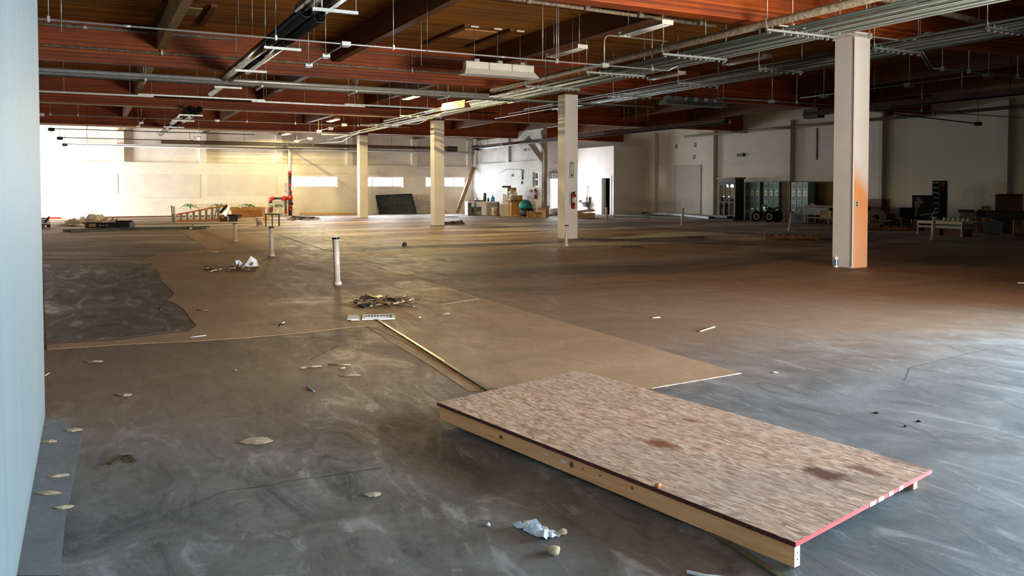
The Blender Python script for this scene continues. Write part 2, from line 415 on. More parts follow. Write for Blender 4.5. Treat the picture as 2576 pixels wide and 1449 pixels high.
# orange area: lower part of the face, upper edge slanting down away from the arris, fading softly
_top = tcol.math('SUBTRACT', 2.0, tcol.math('MULTIPLY', tcol.math('ADD', _x[0], .2), 1.0))
_f = tcol.rng(tcol.math('SUBTRACT', _top, _x[2]), -.12, .45, 0, 1, True)
_f2 = tcol.math('MULTIPLY', tcol.math('MULTIPLY', _f, _front), tcol.rng(_x[2], .2, 1.4, .8, 1.0))
_f2 = tcol.math('MULTIPLY', _f2, tcol.rng(_n, .2, .8, .8, 1))
tcol.col(tcol.mix(_f2, _c, lin((222,140,66))))
COLLAB = ['square white column with orange overspray, spray can at its foot', 'square white column carrying the fire extinguisher and arrow sign',
          'square white column with dark rag beside its foot, in yellow light', 'square white column farthest away, in yellow light']
columns = []
for i in range(4):
    y = CY0+CS*i; w = .44
    c = (CX+.22, y+.22, 0)
    mb = MB().bx(-w/2, -w/2, 0, w/2, w/2, CHT)
    o = mb.build('column', tcol.m if i == 0 else M_colp, None, (0,0,0)); o.location = c
    o['kind'] = 'structure'; o['label'] = COLLAB[i]; bev(o, .012, 1); columns.append(o)
    if i == 0:
        g = MB().bx(-w/2-.008, -w/2-.008, .02, -w/2+.05, -w/2+.002, CHT-.02); g.bx(-w/2-.008, -w/2-.008, .02, -w/2+.002, -w/2+.012, CHT-.02)
        struct('corner_guard', g, M_white, 'cream corner guard', o)
        q = AY(2150, 513, y)-Vector(c); g = MB().cbx((q.x+.03,-w/2-.012,q.z), .09, .024, .12); struct('outlet_box', g, plain('putty_box',(190,178,150)), None, o)
        g = MB().cbx((q.x+.03,-w/2-.026,q.z+.025), .03, .006, .035).cbx((q.x+.03,-w/2-.026,q.z-.025), .03, .006, .035); struct('socket', g, M_black, None, o)
    # plinth chips at the foot and steel seat at the head
    g = MB().bx(-w/2-.02, -w/2-.02, CHT-.1, w/2+.02, w/2+.02, CHT); struct('seat_plate', g, M_pur if i else M_colp, None, o)

# ---- walls
M_bn = brick('white_painted_brick_north', 'x', (232,227,218), (194,188,178), (226,221,212), wear=(176,168,154))
M_be = brick('white_painted_brick_east', 'y', (216,216,214), (168,168,166), (204,204,202))
def dado(t, x, c):
    e = t.rng(x[2], 1.80, 1.84, 1, 0)
    a = t.math('MULTIPLY', t.rng(x[1], 31.9, 31.8, 0, 1), t.rng(x[1], 23.9, 24.0, 0, 1))
    e2 = t.rng(x[2], 1.05, 1.10, 1, 0); a2 = t.rng(x[1], 23.9, 23.8, 0, 1)
    f = t.math('MAXIMUM', t.math('MULTIPLY', e, a), t.math('MULTIPLY', e2, t.math('MULTIPLY', a2, t.rng(x[1], 22.7, 22.8, 0, 1))))
    c = t.mix(t.rng(x[1], 23.1, 23.2, .8, 0), c, lin((178,178,158)))
    return t.mix(f, c, lin((118,96,68)))
M_bw = brick('grey_white_block_east', 'y', (212,207,194), (204,199,187), (208,203,190), (194,188,174), 1.0, .2, dado)
# north wall: openings, proud lower storey with ledge, pilasters, recessed upper panels
WY, WU = 47.2, 47.42
px_w = [((735,445),(848,472)), ((913,445),(1014,471)), ((1071,446),(1168,471))]
wins = []
for a, b in px_w:
    p, q = AY(*a, WY), AY(*b, WY); wins.append((p.x, q.x, q.z, p.z))
mb = MB(); ex = 21.9; zb, zt = 1.60, 2.20
wins = [(a, b, zb, zt) for a, b, _, _ in wins]
mb.bx(X0, WY, 0, ex, YN, zb); mb.bx(X0, WY, zt, ex, YN, 2.88)
xs = X0
for a, b, _, _ in wins: mb.bx(xs, WY, zb, a, YN, zt); xs = b
mb.bx(xs, WY, zb, ex, YN, zt)
mb.bx(X0, WU, 2.88, ex, YN, ZD)
for x in (-2.5, 1.64, 5.66, 9.69, 13.73, 17.74, 21.4): mb.bx(x-.17, WY, 2.88, x+.17, WU, 4.5)
wall_north = struct('wall_north', mb, M_bn)
# flat rendered panels and sealed openings that stand a little proud of the brick
for (a, b, z0, z1) in [(AY(313,430,WY).x, AY(503,430,WY).x, 1.0, 2.28), (AY(520,430,WY).x, AY(694,430,WY).x, 1.15, 2.28), (X0, AY(296,430,WY).x, 1.25, 2.28)]:
    struct('rendered_panel', MB().bx(a, WY-.015, z0, b, WY, z1), M_white, None, wall_north)
for x0, x1 in ((733,872),(890,1030),(1052,1180)):
    a, b = AY(x0,430,WY).x, AY(x1,430,WY).x
    for q in ((a,1.0,b,1.58),(a,2.22,b,2.6)): pass
    struct('lintel', MB().bx(a, WY-.02, 2.36, b, WY, 2.42), M_white, None, wall_north)
M_frame = plain('white_window_frame', (226,226,222), .4, 0, .03)
for i, (a, b, z0, z1) in enumerate(wins):
    fr = MB(); t = .05
    fr.bx(a,WY+.1,z0,b,WY+.16,z0+t).bx(a,WY+.1,z1-t,b,WY+.16,z1).bx(a,WY+.1,z0+t,a+t,WY+.16,z1-t).bx(b-t,WY+.1,z0+t,b,WY+.16,z1-t)
    w = struct('window_%d' % (i+1), fr, M_frame, ['long strip window in the north wall beside the red riser','long strip window between the two far columns','long strip window nearest the north east corner'][i])
    n = 1 if i == 0 else 3
    if i:
        for k, f_ in enumerate((.24, .74)):
            struct('mullion', MB().bx(a+(b-a)*f_-.03, WY+.095, z0+t, a+(b-a)*f_+.03, WY+.165, z1-t), M_frame, None, w)
    struct('pane', MB().bx(a+t, WY+.125, z0+t, b-t, WY+.135, z1-t), M_glass, None, w)
    struct('sill', MB().bx(a-.03, WY-.03, z0-.05, b+.03, WY+.12, z0), M_frame, None, w)
# brown rotted strip along the foot of the north wall
a, b = AY(224,549,WY).x, AY(640,545,WY).x
struct('baseboard_north', MB().bx(a, WY-.05, 0, b, WY, .07), plain('rust_brown_skirting', (92,58,44), .7, 0, .25, 6))
struct('baseboard_north_red', MB().bx(AY(124,552,WY).x, WY-.07, 0, AY(152,551,WY).x, WY-.05, .08), M_red)
# west wall (hidden behind the partition) with its loading door opening
mb = MB().bx(X0-.4, YS, 0, X0, 42.3, ZD).bx(X0-.4, 46.6, 0, X0, YN, ZD).bx(X0-.4, 42.3, 3.8, X0, 46.6, ZD)
struct('wall_west', mb, M_white)
# partition close by the camera
mb = MB().bx(-.4, YS, 0, -.25, 6.04, ZD)
tp = NT('partition_paint', .55, 0, .4); _v = tp.mapping((4,4,.25)); _n = tp.noise(3, 4, .5, _v)
tp.col(tp.ramp(_n, [(.35,lin((114,113,107))),(.65,lin((120,119,114)))])); tp.bump(_n, .12, .01)
bev(struct('wall_partition', mb, tp.m), .006)
# south wall with the storefront opening
mb = MB().bx(X0, YS-.3, 0, 5.6, YS, ZD).bx(12.9, YS-.3, 0, X1, YS, ZD).bx(5.6, YS-.3, 3.3, 12.9, YS, ZD)
struct('wall_south', mb, M_white)
# side wall to the right of the frame with its wide door opening
mb = MB().bx(12.0, YS, 0, 12.1, 4.4, ZD).bx(11.5, 3.9, 0, 12.0, 4.4, ZD).bx(11.2, YS, 0, 11.5, -1.4, ZD).bx(11.2, 3.9, 0, 11.5, 4.4, ZD).bx(11.2, -1.4, 3.0, 11.5, 3.9, ZD)  # outer panel and its return added to block light past the door
struct('wall_side', mb, M_white)
fr = MB()
for x in (5.6, 8.0, 10.4, 12.82): fr.bx(x, YS-.2, 0, x+.08, YS-.1, 3.3)
fr.bx(5.6, YS-.2, 3.22, 12.9, YS-.1, 3.3)
struct('window_4', fr, M_frame, 'storefront frame behind the camera')
# brick wall on the east side of the far bay, ledge and recessed upper panels
BX0, BX1, BYE = 21.6, 21.95, 38.5
win_b = (AX(1340,450,BX0).y, AX(1355,450,BX0).y, AX(1348,470,BX0).z, AX(1348,432,BX0).z)
y1_, y0_, z0_, z1_ = win_b
mb = MB().bx(BX0, BYE, 0, BX1, YN, z0_).bx(BX0, BYE, z0_, BX1, y0_, z1_).bx(BX0, y1_, z0_, BX1, YN, z1_).bx(BX0, BYE, z1_, BX1, YN, 3.02)
mb.bx(BX0+.16, BYE, 3.02, BX1, YN, ZD)
for y in (46.95, AX(1275,400,BX0).y, BYE+.2): mb.bx(BX0, y-.2, 3.02, BX0+.16, y+.2, 4.6)
struct('wall_brick', mb, M_be)
fr = MB(); t = .06; zm = (z0_+z1_)/2
fr.bx(BX0+.1,y0_,z0_,BX0+.16,y1_,z0_+t).bx(BX0+.1,y0_,z1_-t,BX0+.16,y1_,z1_).bx(BX0+.1,y0_,z0_+t,BX0+.16,y0_+t,z1_-t).bx(BX0+.1,y1_-t,z0_+t,BX0+.16,y1_,z1_-t).bx(BX0+.09,y0_+t,zm-.03,BX0+.17,y1_-t,zm+.03)
w = struct('window_5', fr, M_frame, 'small sash window in the white brick wall')
struct('pane', MB().bx(BX0+.12,y0_+t,z0_+t,BX0+.135,y1_-t,zm-.03), M_glass, None, w); struct('pane', MB().bx(BX0+.12,y0_+t,zm+.03,BX0+.135,y1_-t,z1_-t), M_glass, None, w)
# alcove behind it: back wall with the doorway, roller housing above
AYB = 44.2
dx0, dx1, dz = AY(1385,500,AYB).x, 26.6, AY(1395,450,AYB).z
mb = MB().bx(BX1, AYB, 0, 22.4, AYB+.3, ZD).bx(24.7, AYB, 0, dx0, AYB+.3, ZD).bx(dx1, AYB, 0, 26.8, AYB+.3, ZD).bx(dx0, AYB, dz, dx1, AYB+.3, ZD).bx(22.4, AYB, 3.4, 24.7, AYB+.3, ZD)  # unseen gap left of the doorway added to brighten the sash window
wa = struct('wall_alcove', mb, brick('white_painted_brick_alcove', 'x', (214,212,214), (176,174,176), (206,204,206)))
d = struct('door_1', MB().bx(dx0-.08,AYB-.04,0,dx0,AYB+.1,dz).bx(dx1,AYB-.04,0,dx1+.08,AYB+.1,dz), M_frame, 'bright open doorway half hidden by the extinguisher column')
struct('roller_housing', MB().bx(dx0-.02,AYB-.32,dz,dx1+.1,AYB,dz+.36), plain('grey_roller_housing',(150,150,146),.5), None, d)
struct('housing_lip', MB().bx(dx0-.05,AYB-.36,dz+.36,dx1+.1,AYB,dz+.42), plain('dark_green_lip',(62,66,56),.5), None, d)
# office box in the east corner
OX, OYF, OZ = 26.8, 39.3, 3.95
dya, dyb, dzz = AX(1535,500,OX).y, AX(1514,500,OX).y, AX(1525,448,OX).z
mb = MB().bx(OX, OYF, 0, OX+.15, dya, OZ).bx(OX, dyb, 0, OX+.15, YN, OZ).bx(OX, dya, dzz, OX+.15, dyb, OZ)
mb.bx(OX+.15, OYF, 0, X1, OYF+.15, OZ).bx(OX+.15, OYF+.15, OZ-.1, X1, YN, OZ)
struct('wall_office', mb, plain('office_plasterboard', (228,222,216), .6, 0, .03, 1))
d = struct('door_2', MB().bx(OX-.025,dya-.12,0,OX,dya,dzz+.12).bx(OX-.025,dyb,0,OX,dyb+.12,dzz+.12).bx(OX-.025,dya,dzz,OX,dyb,dzz+.12), M_frame, 'doorway in the white office wall')
lf = struct('door_leaf', MB().bx(OX+.15,dyb-.12,0.01,OX+.2,dyb,dzz-.02), plain('grey_green_door',(146,152,140),.5), None, d)
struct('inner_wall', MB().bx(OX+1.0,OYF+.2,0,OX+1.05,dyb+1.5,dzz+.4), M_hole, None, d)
struct('wall_north_east', MB().bx(OX, YN-.05, 0, X1, YN+.35, ZD), plain('grey_brown_plaster',(150,142,132),.7,0,.08,1))
# east wall and its pilasters
mb = MB().bx(X1, YS, 0, X1+.3, YN, ZD)
PIL = [AX(x, 420, X1).y for x in (1648, 1795, 1986, 2215, 2527)]
for y in PIL: mb.bx(X1-.22, y-.24, 0, X1, y+.24, 4.62)
for y in (13.0, 8.0, 3.0): mb.bx(X1-.22, y-.24, 0, X1, y+.24, 4.62)
we = struct('wall_east', mb, M_bw)
# sealed door outline, seam strips and cast-in plates on the east wall
ya, yb, zt_ = AX(1764,450,X1).y, AX(1696,450,X1).y, AX(1760,414,X1).z
struct('sealed_door_panel', MB().bx(X1-.05, ya, 0, X1, yb, zt_), plain('sealed_door_paint',(170,166,156),.6,0,.04), None, we)
for x, y in ((1702,368),(1749,365),(1746,395)):
    q = AX(x, y, X1); struct('cover_plate', MB().cbx((X1-.012,q.y,q.z), .024, .16, .24), plain('grey_plate',(120,116,106),.6), None, we)
q = AX(1866,390,X1); struct('emergency_light', MB().cbx((X1-.06,q.y,q.z), .12, .42, .16), plain('dark_fitting',(40,40,38),.5), None, we)
y0, y1, zz = AX(1990,415,X1).y, AX(1822,416,X1).y, AX(1900,413,X1).z
struct('trim_1', MB().bx(X1-.05, y0, zz-.05, X1, y1, zz+.05), M_white)
q0, q1 = AX(2056,322,X1), AX(2056,402,X1)
struct('seam_strip', MB().bx(X1-.03, q0.y-.03, q1.z, X1, q0.y+.03, q0.z), plain('dark_seam',(70,66,58),.7), None, we)

# ================================================================ CEILING SERVICES
def rods(root, spots, m=None, r=.007, top=ZD, name='hanger_rod'):
    for p in spots:
        MB().tube([p, (p[0], p[1], top)], r, 5).build(name, m or M_galv, root)
def jbox(root, p, s=.11, name='junction_box', m=None):
    b = MB().cbx(p, s*1.5, s*1.1, s*.75)
    b.cbx(Vector(p)+Vector((0,0,-s*.42)), s*1.1, s*.8, s*.12)
    return bev(b.build(name, m or M_galv, root), .008, 1)
def xrun(name, label, z, Y, px0, px1, r, m, group, cat='conduit', rodpx=(), boxes=(), couple=(), rodm=None, clampr=.02):
    """straight run along X between two picture columns, at height z and depth Y"""
    a, b = AY(px0, 200, Y).x, AY(px1, 200, Y).x
    t = thing(name, label, cat, ((a+b)/2, Y, z), 0, group)
    MB().tube([(a-(a+b)/2,0,0), (b-(a+b)/2,0,0)], r, 8).build('conduit' if cat == 'conduit' else 'pipe', m, t)
    L = lambda px: (AY(px,200,Y).x-(a+b)/2, 0, 0)
    for px in rodpx:
        q = L(px); MB().tube([q, (q[0],0,ZD-z)], .007, 5).build('hanger_rod', rodm or M_galv, t)
        MB().cbx((q[0],0,.01), .035, r*2+.03, r*2+.05).build('clamp', M_galv, t)
    for px in boxes: jbox(t, L(px))
    for px in couple: MB().tube([(L(px)[0]-.05,0,0),(L(px)[0]+.05,0,0)], r+.006, 8).build('coupling', M_galv, t)
    return t
CG = 'conduit runs hung under the roof deck'
# conduit crossing the whole picture in the second bay
ta = xrun('conduit_run', 'bright thin conduit crossing in front of the nearest long girder', 4.0, 14.3, -40, 1680, .016, M_galv, CG, rodpx=(125,695,990,1400,1640), boxes=(870,1520), couple=(322,1265))
c0 = Vector(ta.location)
def ybranch(root, px, n, step, z=4.0, Y=14.3):
    x = AY(px,200,Y).x-c0.x if root is ta else AY(px,200,Y).x-root.location.x
    MB().tube([(x,0,0),(x,step*n,0)], .011, 6).build('branch_conduit', M_galv, root)
    for k in range(1, n+1):
        jbox(root, (x, step*k, -.01), .10)
        MB().tube([(x,step*k,0),(x,step*k,ZD-root.location.z)], .007, 5).build('hanger_rod', M_galv, root)
ybranch(ta, 870, 2, 1.35)
# riser and end bend of that conduit
x1 = AY(1520,200,14.3).x-c0.x
MB().tube(fillet([(x1,0,.02),(x1,0,.62),(x1+1.6,0,.62)], .15), .013, 6).build('riser_conduit', M_galv, ta)
x2 = AY(1680,200,14.3).x-c0.x
MB().tube(fillet([(x2,0,0),(x2+.5,0,.22)], .1), .016, 6).build('bent_end', M_galv, ta)
# same kind of run one bay nearer, upper right of the picture
tb = xrun('conduit_run', 'thin conduit with square box passing before the head of the nearest column', 4.15, 10.15, 1958, 2290, .015, M_galv, CG, rodpx=(1992,2186), boxes=(2110,))
x2 = AY(2290,200,10.15).x-tb.location.x
MB().tube(fillet([(x2,0,0),(x2+.42,0,.2),(x2+.75,0,.2)], .1), .015, 6).build('bent_end', M_galv, tb)
xr = AY(2110,200,10.15).x-tb.location.x
MB().tube([(xr,0,.04),(xr,0,1.0)], .02, 8).build('riser_conduit', M_oldpipe, tb)
# old pipes clipped along the second girder
y2 = GY[1]-.17
pg = 'old pipes along the girders'
xrun('old_pipe', 'flaking old pipe along the top of the first long girder', 5.08, y2-.07, -40, 600, .045, M_oldpipe, pg, 'pipe', couple=(215,))
xrun('old_pipe', 'dull painted pipe half way up the first long girder', 4.62, y2-.09, -40, 1400, .032, M_oldpipe, pg, 'pipe', rodpx=(408,1036,))
xrun('old_pipe', 'thin dark pipe below the top of the first long girder, past the light trough', 5.02, y2-.06, 680, 1450, .022, M_oldpipe, pg, 'pipe')
xrun('old_pipe', 'thin black pipe crossing behind the first long girder', 4.62, GY[1]+1.6, -40, 1300, .022, M_blackm, pg, 'pipe')
xrun('old_pipe', 'thin black pipe crossing before the second long girder', 4.52, GY[2]-1.5, -40, 1250, .022, M_blackm, pg, 'pipe')
xrun('old_pipe', 'pale pipe under the second long girder', 4.31, GY[2]-.1, -40, 1404, .025, plain('pale_pipe',(190,176,150),.6), pg, 'pipe')
xrun('old_pipe', 'pale pipe under the third long girder', 4.29, GY[3]-.2, -40, 1180, .03, plain('pale_pipe',(190,176,150),.6), pg, 'pipe')
# bundle of conduits behind the first girder
Yb = 21.45
tc = thing('conduit_bundle', 'bundle of large and small conduits crossing behind the first long girder', 'conduit', (6, Yb, 4.1))
for dy, dz, r, m, a, b in ((0,.05,.055,M_galv,-40,1230),(.12,-.02,.02,M_galv,-40,1500),(-.1,-.03,.018,M_galv,-40,1640),(.2,-.04,.022,M_galvd,-40,1500),(.3,-.03,.03,M_galvd,-40,1560),(.38,0,.018,M_galvd,-40,1600)):
    MB().tube([(AY(a,200,Yb).x-6,dy,dz),(AY(b,200,Yb).x-6,dy,dz)], r, 8).build('conduit', m, tc)
for px in (365,655,890,1120,1300):
    x = AY(px,200,Yb).x-6
    MB().cbx((x,.15,-.08), .042, .8, .042).build('strut_channel', M_strut, tc); rods(tc, [(x,-.22,-.1),(x,.52,-.1)], top=ZD-4.1)
# lapped strut channels
for i, (a, b, dz) in enumerate(((-40,386,0),(347,666,.045),(633,918,0),(866,1110,.045))):
    a_, b_ = AY(a,200,24.75).x, AY(b,200,24.75).x
    t = thing('strut_rail', ['pale steel channel nearest the partition, lapped under the next','pale steel channel crossing below the ends of the black pipes','pale steel channel before the small lit lamps','pale steel channel ending by the lamp with yellow glow'][i], 'rail', ((a_+b_)/2, 24.75, 4.0+dz), 0, 'steel channels lapped end to end')
    h = (b_-a_)/2; MB().bx(-h,-.021,-.02,h,.021,-.015).bx(-h,-.021,-.015,h,-.016,.021).bx(-h,.016,-.015,h,.021,.021).build('channel', M_strut, t)
    for f in (-.8, -.1, .7): rods(t, [(h*f,0,.02)], top=ZD-4-dz)
# thin conduits deeper in the hall
td = xrun('conduit_run', 'thin conduit under the second long girder with end box by the partition', 4.0, 32.3, 103, 1030, .014, M_galv, CG, rodpx=(125,195,620,742,900), boxes=(103,545))
ybranch(td, 545, 2, 2.2)
for i, (px0, px1, py, z) in enumerate(((127,640,325,4.1),(148,720,348,4.0),(160,760,366,3.9))):
    Y = (39.0, 42.8, 45.7)[i]; z = AY((px0+px1)/2, py+(6,5,3)[i], Y).z
    te = xrun('conduit_run', ['topmost of three black conduits before the north wall','middle one of three black conduits before the north wall','lowest of three black conduits before the north wall'][i], z, Y, px0, px1, .018, M_blackm, CG, rodpx=(px0,(218,215,217)[i]), rodm=M_blackm)
    jbox(te, (AY(px0,200,Y).x-te.location.x,0,-.03), .16, m=M_blackm)
# conduits with boxes running along the hall in the far bays
for i, (p, q) in enumerate((((500,340),(478,350)),((780,347),(737,362)),((865,313),(830,330)))):
    a, b = A(*p, 4.0), A(*q, 4.0); b.x = a.x
    t = thing('conduit_run', ['short conduit with boxes near the small black pipes','short conduit with boxes before the strip window','short conduit with boxes under the farthest lit lamp'][i], 'conduit', a, 0, CG)
    MB().tube([(0,0,0),(0,b.y-a.y,0)], .012, 6).build('conduit', M_galv, t)
    for k in range(3):
        y = (b.y-a.y)*k/2; jbox(t, (0,y,-.02), .14); rods(t, [(0,y,0)], top=ZD-4.0)
# right-hand grid of thin conduits
g0 = A(2110,270,3.95); 
tr = xrun('conduit_run', 'thin conduit crossing behind the nearest column at half rack height', 3.95, A(1900,252,3.95).y, 1800, 2580, .016, M_galvd, CG, rodpx=(1943,2005,2320), boxes=(1941,))
xL = AY(1800,200,tr.location.y).x-tr.location.x
MB().tube(fillet([(xL,0,0),(xL-.5,-.2,.35),(xL-.9,-.4,.4)], .15), .018, 6).build('bent_end', M_galvd, tr); MB().tube(fillet([(xL,.06,0),(xL-.5,-.14,.35),(xL-.9,-.34,.4)], .15), .018, 6).build('bent_end', M_galvd, tr)
Yq = A(2450,182,3.9).y
tq = xrun('conduit_run', 'thin conduit with oval boxes to the right of the nearest column', 3.9, Yq, 2345, 2640, .016, M_galvd, CG, rodpx=(2370,2437,2560), boxes=())
xq = AY(2345,200,Yq).x-tq.location.x
MB().tube(fillet([(xq,0,0),(xq-.42,0,.42)], .1), .018, 6).build('bent_end', M_galvd, tq); MB().tube(fillet([(xq,.07,0),(xq-.42,.07,.42)], .1), .018, 6).build('bent_end', M_galvd, tq)
xb = AY(2487,200,Yq).x-tq.location.x
MB().tube([(xb,0,0),(xb,5.2,0)], .012, 6).build('branch_conduit', M_galvd, tq)
for y in (0, 1.9, 4.4): jbox(tq, (xb,y,-.02), .13, m=M_galvd); rods(tq, [(xb,y,0)], M_galvd, top=ZD-3.9)
a, b = A(2236,285,3.6), A(2460,311,3.6)
t = thing('conduit_run', 'thin black conduit slanting out before the east wall', 'conduit', a, 0, CG); d = b-a
MB().tube([(0,0,0), d], .018, 6).build('conduit', M_blackm, t); jbox(t, d, .14, m=M_blackm); jbox(t, (0,0,0), .14, m=M_blackm); rods(t, [(0,0,0), d], M_blackm, top=ZD-3.6)

# main racks of conduits along the column line
def rack(label, x0, x1, z, ys, struts, runs, big=None):
    t = thing('conduit_rack', label, 'conduit rack', ((x0+x1)/2, ys[0], z), 0, 'trapeze racks of conduits along the column line')
    ox, oy = (x0+x1)/2, ys[0]
    runs = [(fx, dz, r*(.72 if r < .05 else 1), a, b, m) for (fx, dz, r, a, b, m) in runs]
    for (fx, dz, r, a, b, m) in runs:
        x = x0+(x1-x0)*fx-ox; k = r*1.0
        MB().tube([(x,a-oy,dz+k),(x,b-oy,dz+k)], r, 8).build('conduit', m, t)
    for y in struts:
        s_ = MB().bx(x0-ox-.06,y-oy-.021,-.045,x1-ox+.06,y-oy+.021,-.04).bx(x0-ox-.06,y-oy-.021,-.045,x1-ox+.06,y-oy-.016,0).bx(x0-ox-.06,y-oy+.016,-.045,x1-ox+.06,y-oy+.021,0)
        s_.build('strut_channel', M_strut, t)
        rods(t, [(x0-ox-.04,y-oy,-.05),(x1-ox+.04,y-oy,-.05)], top=ZD-z)
        cl = MB()
        for (fx, dz, r, a, b, m) in runs:
            if a < y < b:
                x = x0+(x1-x0)*fx-ox
                cl.cbx((x-r-.004,y-oy,dz+r), .006, .03, r*2.2).cbx((x+r+.004,y-oy,dz+r), .006, .03, r*2.2).cbx((x,y-oy,-.065), .02, .05, .03)
        cl.build('pipe_clamps', M_galv, t)['kind'] = 'stuff'
    return t
YS1 = [A(1950,74,4.1).y, A(1686,135,4.1).y, A(1490,180,4.1).y, A(1342,216,4.1).y, A(1215,246,4.1).y, 6.2, A(1060,292,4.1).y, A(960,315,4.1).y, A(860,338,4.1).y]
M_rackd = plain('grey_green_conduit', (78,88,84), .42, .5, .12, 6); M_rackg = plain('lighter_conduit', (128,138,134), .4, .5, .12, 6)
r1 = [(.0,.02,.07,4,A(1235,236,4.1).y,M_oldpipe),(.22,0,.03,4,31,M_rackd),(.32,0,.03,4,27,M_rackd),(.42,0,.022,4,34,M_rackd),(.50,0,.022,4,26,M_rackg),(.58,0,.028,4,24,M_rackd),(.67,0,.018,4,38,M_rackg),(.74,0,.018,4,30,M_rackg),(.81,0,.022,4,24,M_rackd),(.90,0,.028,4,42,M_rackg),(1.0,0,.022,4,44,M_rackg)]
rack('wide rack of grey conduits with a large pipe, left of the columns', 10.05, 11.55, 4.1, (11, 30), YS1, r1)
YS2 = [A(2192,117,4.1).y, A(1905,170,4.1).y, A(1703,207,4.1).y, A(1532,236,4.1).y, 7.4, A(2440,60,4.1).y]
r2 = [(.0,.02,.035,4,24.5,M_rackd),(.14,0,.028,4,26,M_rackd),(.28,0,.022,4,20,M_rackg),(.4,0,.022,4,20,M_rackd),(.52,0,.028,4,28,M_rackg),(.66,0,.028,4,24,M_rackd),(.82,0,.045,4,24,M_rackg),(1.0,0,.04,4,21,M_rackd)]
rack('rack of grey conduits to the right of the columns', 13.1, 14.3, 4.1, (11, 24), YS2, r2)
# slanting branches that drop from the first rack in the lamp light
for i, (p, q, s_) in enumerate((((1135,275),(1050,312),(930,312)), ((905,330),(860,356),(780,362)))):
    P = [A(*p,4.1), A(*q,4.0), A(*s_,4.0)]
    t = thing('conduit_run', ['yellow lit conduit bending off the rack beside the third column','yellow lit conduit bending off the rack beyond the fourth column'][i], 'conduit', P[1], 0, CG)
    MB().tube(fillet([p_-P[1] for p_ in P], .3), .022, 6).build('conduit', M_galv, t)
    MB().tube([Vector((-.02,0,0)), Vector((-.02,0,ZD-P[1].z))], .007, 5).build('hanger_rod', M_galv, t)
# sprinkler style pipe at the top right and below it
a, b = A(1330,2,4.7), A(1640,42,4.7)
t = thing('old_pipe', 'pale old pipe high up right of centre with elbow and short drops', 'pipe', (a+b)/2, 0, pg)
o_ = (a+b)/2; c_ = A(1800,66,4.7)
MB().tube([a-o_-(b-a)*.4, c_-o_], .035, 8).build('pipe', M_oldpipe, t)
for f in (.0, .45, .9, 1.45): MB().tube([a-o_+(b-a)*f, a-o_+(b-a)*f+Vector((0,0,ZD-4.7))], .018, 6).build('hanger_rod', M_oldpipe, t); MB().tube([a-o_+(b-a)*(f-.02), a-o_+(b-a)*(f+.02)], .05, 8).build('coupling', M_oldpipe, t)
a, b = A(2215,-4,4.55), A(2515,66,4.55); o_ = (a+b)/2
t = thing('strut_rail', 'pale yellowish channel slanting across the top right corner', 'rail', o_, 0, 'steel channels in the roof')
MB().beam(a-o_, b-o_, .07, .09).build('channel', M_oldpipe, t); rods(t, [(a-o_)*.5, (b-o_)*.6], top=ZD-4.55)

# black round pipes with open ends on trapezes
tp_ = thing('black_duct_run', 'pair of shiny black round pipes with open ends on trapeze hangers', 'pipe', (3.3, 16, 4.1))
def opentube(root, x, y0, y1, z, r, name='pipe_length'):
    mb = MB(); n = 16; ring = lambda y, rr: [Vector((x+rr*math.cos(2*PI*k/n), y, z+rr*math.sin(2*PI*k/n))) for k in range(n)]
    R = [ring(y0,r), ring(y1,r), ring(y1,r-.012), ring(y0,r-.012)]; base = 0
    vs_ = [v for q in R for v in q]; fs = []
    for i in range(4):
        for k in range(n): fs.append((i*n+k, ((i+1)%4)*n+k, ((i+1)%4)*n+(k+1)%n, i*n+(k+1)%n))
    mb.add(vs_, fs, True); return mb.build(name, M_duct, root)
M_duct = plain('glossy_black_pipe', (34,34,35), .22, .35, .1, 6)
ox, oy, oz = 3.3, 16, 4.1
for x, y0, y1, dz, r in ((3.06,6,13.2,.2,.105),(3.38,6,13.0,.2,.105),(3.08,12.9,21.6,.11,.1),(3.36,13.2,19.8,.1,.095),(3.22,17.7,24.9,.09,.09)):
    opentube(tp_, x-ox, y0-oy, y1-oy, dz, r)
for y in (12.05, 15.7, 19.0, 22.3, 8.5):
    MB().cbx((0,y-oy,-.03), .68, .045, .045).build('trapeze_channel', M_strut, tp_); rods(tp_, [(-.31,y-oy,-.05),(.31,y-oy,-.05)], top=ZD-oz)
    MB().tube([(-.2,y-oy,.22),(-.2,y-oy,-.02)], .012, 5).build('strap', M_galv, tp_)
tp2 = thing('black_duct_run', 'far pair of black round pipes with white trapezes near the north wall', 'pipe', (3.35, 36, 4.1))
for x, y0, y1, dz, r in ((3.2,30.2,36.5,.1,.11),(3.52,30.2,35.2,.1,.11),(3.36,36,44.5,.1,.11)): opentube(tp2, x-3.35, y0-36, y1-36, dz, r)
for y in (31.2, 33.8, 37.5, 41.5): MB().cbx((0,y-36,-.03), .8, .06, .05).build('trapeze_channel', M_strut, tp2); rods(tp2, [(-.35,y-36,-.05),(.35,y-36,-.05)], top=ZD-4.1)

